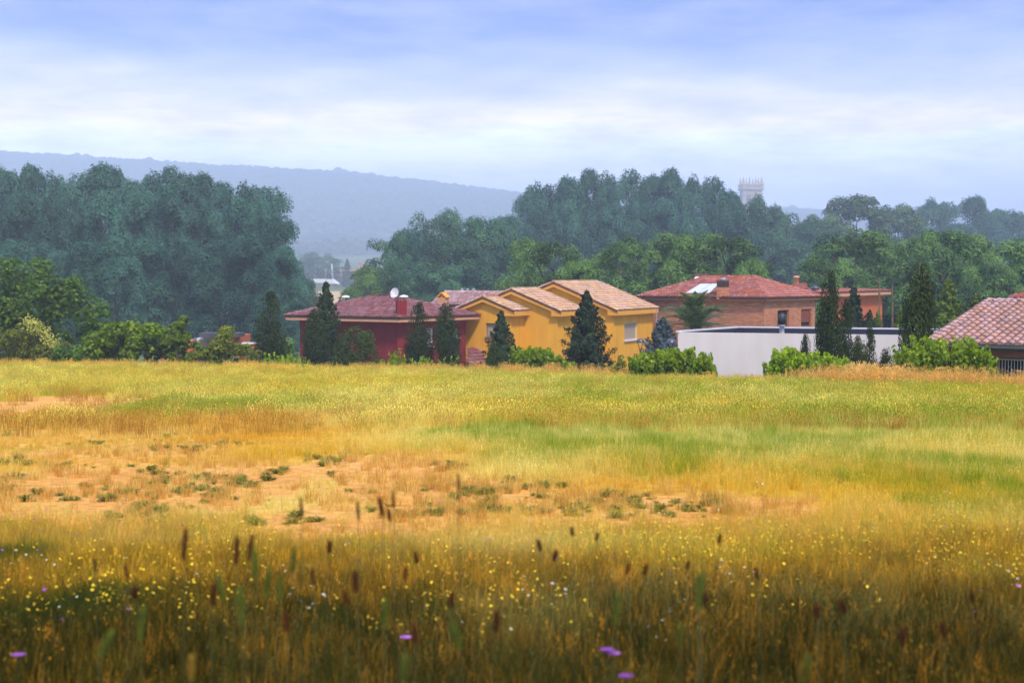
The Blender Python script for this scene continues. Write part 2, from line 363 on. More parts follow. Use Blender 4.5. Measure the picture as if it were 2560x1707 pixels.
tau = np.concatenate([np.linspace(-12, 1, 8)[:-1], np.geomspace(1, 60, 330)])
u = (tau - 1) / 59
Yf = np.where(tau[:, None] <= 1, tau[:, None], 1 + u[:, None] * (edge(XS)[None, :] + .0 - 1))
def field_zz(x, y): return terr(x, y) + .20 * (1 - smooth((y - 10) / 20)) * smooth((edge(x) - y) / 4) + np.where(y < 100, .05 * (fbm(x * .8, y * .8) - .5), 0) * smooth((edge(x) - y) / 3)
fo = sheet('field', Yf, field_zz, ground_mat('field_soil', 9.0, .42, .9), field_colour); tag(fo, kind='structure')
Yg = edge(XS)[None, :] + (6500 - edge(XS)[None, :]) * (np.geomspace(1, 600, 260)[:, None] - 1) / 599
def far_colour(x, y):
    n = fbm(x * .05, y * .05); g = lerp(np.broadcast_to(np.array([.12, .15, .03]), x.shape + (3,)), np.array([.10, .13, .05]), n)
    yel = smooth((y - far(270)) / 40) * smooth((far(395) - y) / 60); g = lerp(g, np.array([.60, .42, .20]), yel * .9)
    mist_patch = smooth((fbm(x * .003 + 4, y * .003 + 1) - .53) * 9) * smooth((y - 1900) / 150) * smooth((3200 - y) / 200); g = lerp(g, np.array([.75, .62, .45]), mist_patch)  # pale patches coloured into the hill foot to imitate lighter mist
    hill = smooth((y - 2900) / 400); return lerp(g, np.array([.035, .06, .035]), hill)
gr = sheet('ground', Yg, terr, ground_mat('far_ground', .2, .2, .2), far_colour); tag(gr, kind='structure')

# ------------------------------------------------------------------ haze
hz = MB().abox(-6800, 6800, -60, 6600, -45, 398).build('haze', pmat('air', (1, 1, 1)), kind='stuff')
hm = bpy.data.materials.new('haze_air'); hm.use_nodes = True; hm.node_tree.nodes.clear()
pv = hm.node_tree.nodes.new('ShaderNodeVolumePrincipled'); pv.inputs['Color'].default_value = (*HAZE_COLOR, 1); pv.inputs['Density'].default_value = HAZE_DENSITY; pv.inputs['Anisotropy'].default_value = -0.44
oo = hm.node_tree.nodes.new('ShaderNodeOutputMaterial'); hm.node_tree.links.new(pv.outputs[0], oo.inputs['Volume'])
hz.data.materials.clear(); hz.data.materials.append(hm)

# ------------------------------------------------------------------ leaves and crowns
def leaves(P, Nn, size, aspect=.6, fold=.15, droop=None, r=None):
    """one folded four-cornered leaf at each point, facing about Nn"""
    n = len(P); Nn = nrm(Nn); rnd = r.normal(size=(n, 3)) if droop is None else nrm(droop + r.normal(size=(n, 3)) * .35)
    T = nrm(rnd - Nn * np.sum(rnd * Nn, 1, keepdims=True)); B = np.cross(Nn, T)
    s = (size * (.65 + .7 * r.random(n)))[:, None] if np.isscalar(size) else size[:, None]
    a = P - T * s * .5; c = P + T * s * .5; f = Nn * s * fold
    b = P + B * s * aspect * .5 + f + T * s * .05; d = P - B * s * aspect * .5 + f + T * s * .05
    V = np.stack([a, b, c, d], 1).reshape(-1, 3)
    return V, np.arange(n * 4).reshape(n, 4)
def leaf_object(name, P, Nn, size, mat, parent, r, aspect=.6, fold=.15, droop=None, vv=None):
    V, q = leaves(P, Nn, size, aspect, fold, droop, r)
    v = (r.random(len(P)) if vv is None else np.clip(vv, 0, 1))
    o = link(name, fast_mesh(name, V, q, v=np.repeat(v, 4), mats=[mat]), parent)
    return o
def lobe_cloud(r, cen, rad, n, squash=1.0, up=.35, rough=.5, bottom=-.55):
    """points on the upper and outer shells of the lobes, with outward-ish normals"""
    k = r.choice(len(cen), size=n, p=(rad ** 2) / np.sum(rad ** 2))
    d = nrm(r.normal(size=(n, 3))); lowm = d[:, 2] < bottom; d[lowm, 2] *= -1
    # knobbly lobe surface
    q = .82 + .26 * r.random(n) + .16 * np.sin(d[:, 0] * 7 + k) * np.cos(d[:, 1] * 6 + k * 2)
    P = cen[k] + d * (rad[k] * q)[:, None] * np.array([1, 1, squash])
    Nn = nrm(d * .8 + np.array([0, 0, up]) + r.normal(size=(n, 3)) * rough * .5)
    return P, Nn, k
def trunk_mesh(r, H, R, r0, limbs, name='trunk', base=.0):
    m = MB(); k = 7; pts = [(R * .03 * math.sin(i * 1.3), R * .03 * math.cos(i * 1.7), base + (H * .9 - base) * i / (k - 1)) for i in range(k)]
    m.tube(pts, [r0 * (1.25 if i == 0 else 1) * (1 - i / (k - .5)) + .02 for i in range(k)], 8)
    for c in limbs:
        z0 = max(H * .1, c[2] - np.hypot(c[0], c[1]) * .9 - H * .06); p0 = Vector((0, 0, z0)); p1 = Vector(c); mid = (p0 + p1) / 2 + Vector((0, 0, -.05 * H))
        m.tube([p0, mid, p1], [r0 * .45, r0 * .3, r0 * .1], 5)
    return m

def make_crown_tree(name, cat, label, seed, H, R, env, nl, rl, n, leaf, mat, r0, squash=1.0, hmin=.12, aspect=.75, up=.35, group=None, inner=.95, low=-.4):
    r = np.random.default_rng(seed); root = thing(name, label, cat, (0, 0, 0), group)
    h = hmin + (1 - hmin) * r.random(nl) ** .85; a = r.random(nl) * 2 * math.pi
    e = np.array([env(x) for x in h]) * R; rr = np.maximum(e - rl * .7, 0) * (.35 + .65 * r.random(nl) ** .45) * inner
    cen = np.stack([rr * np.cos(a), rr * np.sin(a), h * H - rl * .5], -1); rad = rl * (.65 + .7 * r.random(nl)) * (1.05 - .35 * h)
    P, Nn, k = lobe_cloud(r, cen, rad, n, squash, up, .5, low)
    keep = P[:, 2] > H * .04; P, Nn, k = P[keep], Nn[keep], k[keep]
    v = .35 * r.random(len(P)) + .65 * r.random(nl)[k] + .22 * (Nn[:, 2] > .75) * r.random(len(P))  # up-facing leaves coloured lighter to imitate light on the tops
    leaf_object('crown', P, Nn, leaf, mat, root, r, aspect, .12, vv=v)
    trunk_mesh(r, H * .9, R, r0, cen[::max(1, nl // 9)]).build('trunk', M['bark'], root, True)
    return root
def env_round(h): return math.sqrt(max(0, 1 - ((h - .52) / .52) ** 2)) ** .7
def env_pop(h): return (min(1, h / .18) ** .5) * (1 if h < .58 else math.sqrt(max(0, 1 - ((h - .58) / .45) ** 2)))
def env_umb(h): return (h / .55) ** .8 if h < .55 else math.sqrt(max(0, 1 - ((h - .55) / .5) ** 2))

PROTO = {}
for i in range(4):
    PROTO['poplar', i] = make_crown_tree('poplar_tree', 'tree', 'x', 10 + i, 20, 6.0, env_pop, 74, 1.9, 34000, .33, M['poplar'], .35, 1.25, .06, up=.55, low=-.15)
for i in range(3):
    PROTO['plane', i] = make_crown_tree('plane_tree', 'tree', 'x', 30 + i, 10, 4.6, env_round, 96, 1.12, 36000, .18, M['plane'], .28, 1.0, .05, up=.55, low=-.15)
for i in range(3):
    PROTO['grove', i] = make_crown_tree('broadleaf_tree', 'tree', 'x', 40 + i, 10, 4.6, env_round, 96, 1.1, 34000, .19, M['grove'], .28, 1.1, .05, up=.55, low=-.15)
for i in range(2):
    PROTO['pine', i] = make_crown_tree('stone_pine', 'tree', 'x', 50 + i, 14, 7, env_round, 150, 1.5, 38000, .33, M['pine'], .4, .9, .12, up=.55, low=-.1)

def place(kind, i, px, py, D, wpx, label, group=None, base_z=None, rz=None, sink=.3):
    """a tree whose top shows at (px, py) and whose crown is wpx wide there, standing on the ground at distance D"""
    pr = PROTO[kind, i]; H0, R0 = SIZE[kind]; D = far(D)
    t = wpt(px, py - (7 if kind == 'cyp' else 0), D); gz = tz(t.x, D) if base_z is None else base_z
    H = t.z - gz + sink; Rr = wpx / 2 / F * D * (1.45 if kind == 'poplar' else 2.0 if kind in ('plane', 'grove') else 1.28 if kind == 'cyp' else 1.3 if kind in ('cone', 'spruce', 'pale') else 1)
    sc = (Rr / R0, Rr / R0, H / H0); loc = (t.x, D, gz - sink)
    rz = random.uniform(0, 6.28) if rz is None else rz
    if not pr.get('used'):
        pr['used'] = 1; pr.location = loc; pr.scale = sc; pr.rotation_euler = (0, 0, rz); o = pr
    else:
        o = dup(pr, loc, rz, sc)
    o['label'] = label
    if group: o['group'] = group
    elif 'group' in o: del o['group']
    return o
SIZE = {'poplar': (20, 6.0), 'grove': (10, 4.6), 'plane': (10, 4.6), 'pine': (14, 7)}
d2 = 1.0884
ORD = ['first', 'second', 'third', 'fourth', 'fifth', 'sixth', 'seventh', 'eighth', 'ninth', 'tenth', 'eleventh', 'twelfth', 'thirteenth', 'fourteenth']
def nth(j, text): return ORD[j] + ' from the left: ' + text
# left wood, three ranks of poplars
prof = [(-120, 400), (0, 398), (60, 392), (130, 402), (190, 398), (240, 388), (290, 430), (345, 397), (400, 392), (450, 398), (530, 440), (585, 422), (630, 440), (668, 478)]
def pr_y(x): return float(np.interp(x, [p[0] for p in prof], [p[1] for p in prof]))
g = 'tall poplars of the wood on the left'
for j, x in enumerate([-110, -50, 8, 66, 128, 186, 240, 300, 346, 398, 452, 512, 574, 618]):
    place('poplar', j % 4, x * d2, pr_y(x) * d2 + random.uniform(-4, 8), 178 + random.uniform(-6, 6), 108 + random.uniform(-10, 16), nth(j, 'tall back-rank poplar of the left wood'), g)
for j, (x, y, w) in enumerate([(-30, 470, 110), (50, 448, 100), (118, 470, 96), (178, 462, 90), (236, 448, 100), (322, 452, 104), (394, 440, 100), (462, 452, 104), (540, 462, 108), (604, 468, 100)]):
    place('poplar', (j + 1) % 4, x * d2, y * d2, 160 + random.uniform(-4, 4), w, nth(j, 'middle-rank poplar of the left wood'), g)
for j, (x, y, w) in enumerate([(-60, 570, 110), (20, 560, 110), (100, 556, 105), (185, 560, 120), (262, 555, 110), (340, 560, 118), (420, 552, 118), (500, 556, 118), (570, 548, 110)]):
    place('poplar', (j + 2) % 4, x * d2, y * d2, 148 + random.uniform(-3, 3), w, nth(j, 'low front-rank poplar of the left wood'), g)
place('poplar', 1, 640 * d2, 500 * d2, 156, 112, 'poplar at the right end of the left wood, its boughs reaching over the valley')
place('poplar', 3, 655 * d2, 575 * d2, 150, 86, 'lower poplar leaning out at the right end of the left wood')
place('grove', 1, 690 * d2, 636 * d2, 175, 62, 'small dark tree at the foot of the left wood, beside the valley gap')
# middle group
g = 'trees of the middle wood behind the yellow house'
for j, (x, y, w, D, k) in enumerate([(893, 545, 90, 170, 'grove'), (938, 530, 92, 176, 'poplar'), (1000, 500, 110, 185, 'grove'), (1060, 494, 120, 190, 'grove'), (1120, 510, 110, 195, 'grove'), (1160, 500, 100, 200, 'poplar'), (1040, 560, 130, 172, 'grove'), (1130, 580, 120, 176, 'grove'), (930, 600, 110, 160, 'grove'), (1010, 620, 120, 160, 'grove')]):
    place(k, j % 3, x * d2, y * d2, D, w, ['slim tree at the left end of the middle wood, above the dish', 'poplar-like tree second from the left in the middle wood', 'left high round crown of the middle wood', 'highest round crown in the middle of the middle wood', 'right high crown of the middle wood, beside the tall poplars', 'tree joining the middle wood to the tall poplars', 'lower front crown in the middle of the middle wood', 'lower front crown at the right of the middle wood', 'low front tree at the left foot of the middle wood', 'low front tree just above the yellow house wing'][j], g)
place('plane', 2, 820 * d2, 655 * d2, 165, 60, 'low pale green tree above the left part of the red roof')
place('plane', 0, 858 * d2, 618 * d2, 158, 90, 'bushy green tree rising behind the dish on the red house')
# right poplar wood
g = 'tall poplars of the wood behind the roofs on the right'
rp_ = [(1225, 425), (1265, 430), (1310, 412), (1355, 402), (1400, 400), (1450, 395), (1500, 408), (1545, 400), (1590, 408), (1640, 412), (1672, 445)]
for j, (x, y) in enumerate(rp_): place('poplar', j % 4, x * d2, y * d2, 235 + random.uniform(-6, 6), 82 + random.uniform(-6, 12), nth(j, 'tall back-rank poplar of the right-hand wood'), g)
for j, (x, y) in enumerate([(1240, 480), (1300, 470), (1345, 465), (1410, 470), (1470, 468), (1530, 466), (1580, 480), (1640, 475), (1690, 490)]):
    place('poplar', (j + 2) % 4, x * d2, y * d2, 220 + random.uniform(-4, 4), 92, nth(j, 'front-rank poplar of the right-hand wood'), g)
g = 'rounded trees of the far wood on the right'
for j, (x, y, w, D) in enumerate([(1715, 462, 90, 250), (1765, 480, 80, 250), (1830, 492, 110, 260), (1720, 540, 120, 225), (1780, 545, 120, 225), (1840, 555, 110, 230), (1880, 520, 110, 250)]):
    place('grove', j % 3, x * d2, y * d2, D, w, ['tree with its top just under the church tower', 'knobbly crown a little right of the church tower', 'low crown midway between the tower and the domed pine', 'lower tree below the church tower', 'lower tree below and right of the church tower', 'lower tree left of the first domed pine', 'tree at the left foot of the domed pines'][j], g)
place('pine', 0, 1965 * d2, 456 * d2, 270, 250, 'broad flat-domed hazy stone pine, tallest of the right-hand wood')
place('pine', 1, 1890 * d2, 500 * d2, 262, 190, 'lower stone pine left of the broad domed one')
place('pine', 1, 2060 * d2, 478 * d2, 275, 190, 'stone pine right of the broad domed one')
g = 'faint trees at the far right'
for j, (x, y, w, D) in enumerate([(2140, 458, 80, 330), (2175, 468, 80, 335), (2235, 455, 86, 345), (2290, 488, 80, 350), (2335, 485, 90, 350), (2400, 480, 90, 350), (2110, 520, 110, 300), (2200, 520, 130, 320), (2290, 530, 120, 320), (2370, 530, 120, 320)]):
    place('poplar', j % 4, x * d2, y * d2, D, w, ['first faint tree right of the domed pines', 'second faint tree right of the domed pines', 'tallest faint tree on the right under the sky', 'faint tree in the dip near the right edge', 'faint tree just inside the right edge', 'faint tree cut by the right edge', 'lower hazy tree under the first faint one', 'lower hazy tree under the tallest faint one', 'lower hazy tree under the dip near the right edge', 'lower hazy tree at the right edge'][j], g)
# plane trees close behind the roofs
PLANES = [(1222, 556, 98, 140, 'round dark green tree behind the first yellow gable'), (1275, 560, 118, 138, 'full green tree behind the ridge of the middle yellow gable'), (1330, 600, 80, 136, 'smaller green tree dipping between two fuller ones behind the yellow house'),
          (1425, 566, 112, 136, 'green tree behind the top yellow ridge'), (1468, 550, 112, 140, 'taller green tree between the yellow and brick houses'), (1560, 540, 120, 138, 'tall green tree behind the solar panels'), (1610, 545, 120, 142, 'green tree behind the brick chimney'), (1675, 548, 140, 138, 'broad green tree behind the right part of the brick roof'),
          (1725, 600, 70, 136, 'low bough-like tree at the right end of the row behind the brick roof'), (1960, 538, 170, 140, 'big dark green tree behind the tall cypress'), (1900, 590, 110, 138, 'low spreading tree just left of the tall cypress'),
          (2020, 560, 120, 143, 'green tree right of the big dark one, above the tiled lean-to'), (2105, 560, 100, 140, 'green tree between the two tallest cypresses'), (2165, 532, 150, 138, 'full green tree behind the pointed broad cypress'), (2225, 545, 130, 141, 'green tree behind the pale conifer'), (2322, 560, 120, 135, 'green tree above the right-hand tiled roof'), (2270, 610, 110, 132, 'low green tree above the end of the right-hand roof'), (2385, 590, 120, 135, 'green tree cut by the right edge of the picture')]
for j, (x, y, w, D, lb) in enumerate(PLANES): place('plane', j % 3, x * d2, y * d2, D, w, lb)
# valley trees
g = 'hazy trees across the valley'
for j, (x, y, w, D) in enumerate([(700, 545, 90, 1040), (750, 535, 100, 1050), (800, 535, 110, 1060), (850, 545, 90, 1040), (900, 560, 90, 1020), (720, 562, 90, 960), (820, 567, 90, 960), (950, 545, 100, 1080)]):
    place('grove', j % 3, x * d2, y * d2, D, w, nth(j, 'pale blue tree far across the valley'), g)
place('grove', 2, 731 * d2, 580 * d2, 430, 70, 'round domed hazy tree beside the far farm wall')

# ------------------------------------------------------------------ conifers and shrubs
def conifer(kind, seed, H, R, n, leaf, mat, shape='column', name='cypress_tree'):
    r = np.random.default_rng(seed); root = thing(name, 'x', 'tree')
    if shape == 'column':
        nl = 46; h = r.random(nl); a = r.random(nl) * 6.28
        e = np.minimum(1, (h / .12)) ** .5 * np.minimum(1, ((1.02 - h) / .38)) ** .52
        rr = R * e * .52; cen = np.stack([rr * np.cos(a), rr * np.sin(a), h * H * .93], -1); rad = R * .50 * e + .02
        P, Nn, k = lobe_cloud(r, cen, rad, n, 2.0, .15, .8, -.9)
        P[:, 2] = np.clip(P[:, 2], .05, H)
        drp = np.stack([Nn[:, 0] * .35, Nn[:, 1] * .35, np.ones(len(P))], -1)
    elif shape == 'cone':
        # boughs that rise outward from the stem, each a spray of scale-leaved shoots
        nb = 190; Ps = []; Ns = []; Ks = []
        for b in range(nb):
            hb = (b + r.random()) / nb; z0 = hb * H * .93 + .02; L_ = R * (1.03 - hb) ** .85 * (.6 + .55 * r.random()) * (min(1, (hb + .05) / .14) ** .4); a = b * 2.4 + r.random() * .8
            m = int(n / nb * (.45 + 1.2 * (1 - hb))); s = r.random(m) ** .6
            wd = L_ * .30 * (1.15 - s); px_ = L_ * s; off = r.normal(size=(m, 3)) * wd[:, None] * .75
            P = np.stack([px_ * math.cos(a), px_ * math.sin(a), z0 + L_ * (.10 * s + .42 * s ** 2) - .02 * s], -1) + off * np.array([1, 1, .8])
            Ps.append(P); Ns.append(nrm(off + np.array([math.cos(a), math.sin(a), .8]) * .3)); Ks += [b] * m
        P = np.concatenate(Ps); Nn = nrm(np.concatenate(Ns) + r.normal(size=(len(P), 3)) * .4); k = np.array(Ks); nl = nb
        P[:, 2] = np.clip(P[:, 2], .03, H); drp = np.stack([P[:, 0] / R * .8, P[:, 1] / R * .8, np.ones(len(P)) * .7], -1)
    v = .55 * r.random(len(P)) + .45 * r.random(nl)[k]
    leaf_object('crown', P, Nn, leaf, mat, root, r, .42, .1, droop=drp, vv=v)
    MB().tube([(0, 0, 0), (0, 0, H * .5), (0, 0, H * .96)], [R * .12, R * .07, .01], 7).build('trunk', M['bark'], root, True)
    PROTO[kind] = root; SIZE[kind[0]] = (H, R)
conifer(('cyp', 0), 60, 4.5, .75, 13000, .10, M['cypress']); conifer(('cyp', 1), 61, 4.5, .75, 13000, .10, M['cypress']); conifer(('cyp', 2), 62, 4.5, .75, 13000, .10, M['juniper'])
conifer(('cone', 0), 70, 5, 1.5, 22000, .13, M['cedar'], 'cone', 'conifer_tree'); conifer(('cone', 1), 71, 5, 1.5, 26000, .12, M['cedar'], 'cone', 'conifer_tree')
conifer(('pale', 0), 72, 5, 1.3, 15000, .13, M['lightcon'], 'cone', 'pale_conifer'); conifer(('spruce', 0), 73, 3, 1.3, 16000, .10, M['spruce'], 'cone', 'blue_spruce')
place('cyp', 0, 675, 728, 82, 62, 'dark narrow cypress standing alone left of the red house')
place('cone', 0, 815, 686, 80, 118, 'tall ragged conifer before the left part of the red roof')
place('cyp', 1, 787, 772, 77, 60, 'dark column cypress at the foot of the ragged conifer by the red house')
place('cyp', 0, 1047, 756, 78, 58, 'narrow cypress just left of the white-blind window of the red house')
place('cyp', 1, 1116, 757, 77, 58, 'narrow cypress just right of the white-blind window of the red house')
place('cone', 1, 1253, 762, 72, 108, 'middle-sized bushy conifer before the first yellow gable')
place('cyp', 2, 1238, 852, 68, 44, 'small green column shrub at the foot of the middle-sized conifer')
place('cone', 1, 1467, 708, 70, 152, 'biggest dark bushy conifer, in front of the yellow house')
place('cone', 0, 1285, 850, 70, 60, 'small dark conifer shrub beside the green shoots before the yellow wall')
place('cyp', 1, 2078, 672, 52, 60, 'tallest thin cypress before the right end of the brick house')
place('cyp', 0, 2116, 745, 53.5, 40, 'thin dark cypress close behind the tallest one')
place('cyp', 1, 2014, 832, 54, 32, 'small pointed cypress before the white wall')
place('cyp', 2, 2149, 832, 51, 42, 'left one of two squat cypresses before the white wall')
place('cyp', 0, 2175, 816, 52.5, 42, 'right one of two squat cypresses before the white wall')
place('cyp', 2, 2217, 866, 48.5, 42, 'smallest grey-green cypress at the end of the white wall')
place('cyp', 2, 2299, 644, 50, 80, 'broad pointed cypress left of the tiled roof on the right')
place('cone', 0, 2135, 700, 80, 120, 'feathery dark conifer behind the tallest thin cypress')
place('cone', 1, 2175, 760, 78, 80, 'small feathery conifer before the orange lean-to wall')
place('pale', 0, 2372, 676, 84, 150, 'pale green pointed conifer behind the right-hand roof')
place('pale', 0, 2440, 722, 82, 150, 'yellowish bushy conifer above the verge of the right-hand roof')
place('pale', 0, 2165, 788, 86, 110, 'yellow-green shrub behind the white roof edge')
place('pale', 0, 2195, 765, 84, 80, 'yellow-green shrub under the orange lean-to wall')
place('pale', 0, 2252, 752, 84, 80, 'thin yellow-green shrub right of the orange lean-to')
place('spruce', 0, 1657, 782, 84, 140, 'silvery blue spruce left of the white wall')
place('cone', 1, 868, 642, 420, 34, 'small dark pointed tree far off by the pink farm')

def shrub(name, label, px0, px1, py_top, D, nl, rl, n, leaf, mat, seed, group=None, depth=.6, py_base=None, cat='bush', flat=.0, aspect=.8, squash=.95, tops=None, extra=None, gap=None):
    """a shrub filling the width px0..px1, its top at py_top; tops = relative heights along its width"""
    r = np.random.default_rng(seed); xc = (px0 + px1) / 2; t = wpt(xc, py_top, D); gz = tz(t.x, D) - .15; H = t.z - gz; R = (px1 - px0) / 2 / F * D
    root = thing(name, label, cat, (t.x, D, gz), group)
    x = r.uniform(-1, 1, nl); tp = np.interp(x, np.linspace(-1, 1, len(tops)), tops) if tops else np.sqrt(1 - x ** 2 * .8)
    x = x * (R - rl * .6) / R; y = r.uniform(-1, 1, nl) * depth * np.sqrt(1 - .7 * x ** 2)
    hh = r.random(nl) ** .6; z = np.maximum(hh * (tp * H - rl * .6), rl * .3)
    cen = np.stack([x * R, y * R, z], -1); rad = rl * (.6 + .7 * r.random(nl))
    P, Nn, k = lobe_cloud(r, cen, rad, n, squash, .5, .8)
    kp = P[:, 2] > 0; P, Nn, k = P[kp], Nn[kp], k[kp]
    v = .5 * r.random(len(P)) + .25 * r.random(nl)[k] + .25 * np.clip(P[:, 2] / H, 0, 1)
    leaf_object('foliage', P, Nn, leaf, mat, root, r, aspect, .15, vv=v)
    m = MB()
    for c in cen[::max(1, nl // 8)]: m.tube([(c[0] * .4, c[1] * .4, -.1), (c[0] * .7, c[1] * .7, c[2] * .5), tuple(c)], [.05, .035, .015], 5)
    m.build('stems', M['bark'], root, True, origin=(0, 0, 0))
    root.children[-1].location = (0, 0, 0)
    if extra: extra(root, r, H, R)
    return root
shrub('fig_tree', 'big dark broad-leaved tree at the left edge before the poplar wood', -190, 298, 634, 84, 120, .72, 15000, .24, M['fig'], 101, cat='tree', tops=[.9, .98, .93, .94, .80, .40], depth=.5, flat=1)
def pale(root, r, H, R):
    n = 800; x = r.uniform(.0, 1, n); z = H * (.93 - .50 * x ** 1.6) + r.normal(size=n) * .07 * H; P = np.stack([R * (.30 + x * .62) + r.normal(size=n) * .16, -R * .35 + r.normal(size=n) * .3, z], -1)
    leaf_object('blossom', P, np.tile([0, -1, .6], (n, 1)) + r.normal(size=(n, 3)) * .5, .10, M['blossom'], root, r)
shrub('wild_bush', 'dull olive bush with a pale creamy fringe at the left edge', -70, 160, 796, 79, 50, .42, 9000, .13, M['leftbush'], 102, tops=[.85, .95, 1.0, .9, .45], depth=.5, extra=pale)
shrub('fig_bush', 'spreading big-leaved fig bush right of the dark tree', 215, 470, 800, 76, 60, .45, 6500, .24, M['fig2'], 103, tops=[.75, .92, .95, .88, .80], depth=.4)
shrub('fig_bush', 'tall yellowish fig shoot rising beside the small orange house', 415, 470, 787, 75, 12, .25, 900, .22, M['fig2'], 104, tops=[.7, 1, .95], depth=.6)
shrub('fig_bush', 'arching leafy fig bough in front of the small orange house', 455, 512, 812, 75, 10, .22, 500, .22, M['fig2'], 105, tops=[.9, .8, .7], depth=.6)
shrub('yellowing_bush', 'yellow-tipped green bush before the small orange house', 520, 622, 815, 74, 34, .32, 4200, .14, M['yellowbush'], 106, tops=[.6, .95, 1.0, .85, .6])
shrub('yellowing_bush', 'low yellow-green bush below the white coping', 600, 680, 868, 73, 18, .22, 2000, .11, M['yellowbush'], 107, tops=[.8, 1, .9, .8])
shrub('dark_thicket', 'dark wine-brown low thicket at the foot of the fig bush', 380, 510, 876, 75.5, 22, .25, 2600, .12, M['drybush'], 108, tops=[.8, .9, 1, .8])
shrub('green_bush', 'green bush behind the lone cypress, left of the red wall', 690, 742, 846, 84, 20, .35, 2600, .15, M['plane'], 109)
shrub('green_bush', 'low dark green bush between the olive bush and the spreading fig bush', 135, 245, 862, 76, 26, .32, 3600, .17, M['fig'], 116, tops=[.8, 1, .9, .8])
shrub('green_bush', 'low green bush at the foot of the yellow-tipped bush', 470, 540, 878, 73.5, 16, .25, 1800, .12, M['leftbush'], 117, tops=[.8, 1, .9, .8])
shrub('round_juniper', 'round dark green juniper before the red wall', 818, 955, 815, 77, 60, .40, 11000, .10, M['juniper'], 110, tops=[.45, .95, 1, .9, .55], depth=.7)
shrub('dry_shrub', 'pinkish-brown dry shrub between the two bushy conifers', 1285, 1380, 858, 70, 24, .22, 3000, .08, M['drybush'], 111, tops=[.6, 1, .9, .8])
shrub('dry_shrub', 'brownish shrub between the big conifer and the street lamp', 1560, 1600, 875, 58, 10, .2, 1200, .08, M['drybush'], 112)
shrub('yellowing_bush', 'small yellow bush right of the biggest conifer', 1525, 1572, 888, 52, 12, .16, 1500, .07, M['yellowbush'], 113)
shrub('dry_shrub', 'straw-coloured dry shrub behind the white roof edge', 2205, 2285, 795, 80, 20, .3, 3000, .10, M['drybush'], 114)

def shoots(label, px0, px1, py_top, D, ns, seed, tops=None, leaf=.15, depth=.45, per=70, group=None):
    """many upright shoots hung with drooping heart-shaped leaves"""
    r = np.random.default_rng(seed); xc = (px0 + px1) / 2; t = wpt(xc, py_top, D); gz = tz(t.x, D) - .1; H = t.z - gz; R = (px1 - px0) / 2 / F * D
    root = thing('leafy_shrub', label, 'bush', (t.x, D, gz), group); Ps = []; Ns = []; vs = []; m = MB()
    for i in range(ns):
        x = r.uniform(-1, 1) * .95; y = r.uniform(-1, 1) * depth * math.sqrt(1 - .8 * x * x)
        tp = float(np.interp(x, np.linspace(-1, 1, len(tops)), tops)) if tops else 1 - .25 * x * x
        h = H * tp * r.uniform(.68, 1.0); lean = r.normal(size=2) * .12 + np.array([x, y]) * .08
        s = r.random(per) ** .75; s = .06 + .94 * s; rad = .14 * (1.15 - s) + .03; a = r.random(per) * 6.28
        bx = x * R * .92 + lean[0] * s * h; by = y * R + lean[1] * s * h
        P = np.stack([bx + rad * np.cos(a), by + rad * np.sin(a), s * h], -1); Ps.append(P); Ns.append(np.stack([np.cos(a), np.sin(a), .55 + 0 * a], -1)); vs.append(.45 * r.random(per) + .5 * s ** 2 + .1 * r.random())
        m.tube([(x * R * .92, y * R, -.05), (x * R * .92 + lean[0] * h * .5, y * R + lean[1] * h * .5, h * .5), (x * R * .92 + lean[0] * h, y * R + lean[1] * h, h * .97)], [.018, .012, .004], 4, False)
    P = np.concatenate(Ps); Nn = np.concatenate(Ns) + r.normal(size=(len(P), 3)) * .3
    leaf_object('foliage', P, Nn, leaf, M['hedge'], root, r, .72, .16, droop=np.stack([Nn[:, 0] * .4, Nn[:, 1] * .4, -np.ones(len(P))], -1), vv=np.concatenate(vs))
    m.build('stems', M['bark'], root, True, origin=(0, 0, 0)); root.children[-1].location = (0, 0, 0)
    return root
shoots('bright green leafy shrub just left of the biggest conifer', 1278, 1440, 858, 59, 105, 121, [.95, .9, .98, .85, .6, .4], .14)
shoots('bright green leafy shrub under the street lamps, overlapping the white wall', 1574, 1800, 866, 49.5, 150, 122, [.7, .82, .9, 1.0, .85, 1.0, .8, .35], .125)
shoots('bright green leafy shrub before the middle of the white wall', 1915, 2122, 866, 46.5, 140, 123, [.6, .95, 1.0, .85, .9, .8, .65], .12)
shoots('largest bright green leafy shrub, before the tiled house on the right', 2250, 2492, 834, 43.5, 200, 124, [.85, .9, 1.0, .92, .98, .95, .75, .4], .12, .5, 80)
shoots('row of young green shoots below the lone cypress', 618, 770, 863, 74, 75, 125, [.7, .9, .75, .9, .8, .7], .13, .2, 40)
shoots('young green shoots under the round juniper and red wall', 945, 1090, 868, 67, 60, 126, [.7, 1.0, .7, .9, .6], .13, .2, 40)
shoots('few young green shoots at the foot of the right-hand window cypress', 1095, 1140, 878, 65, 9, 127, None, .12, .3, 34)

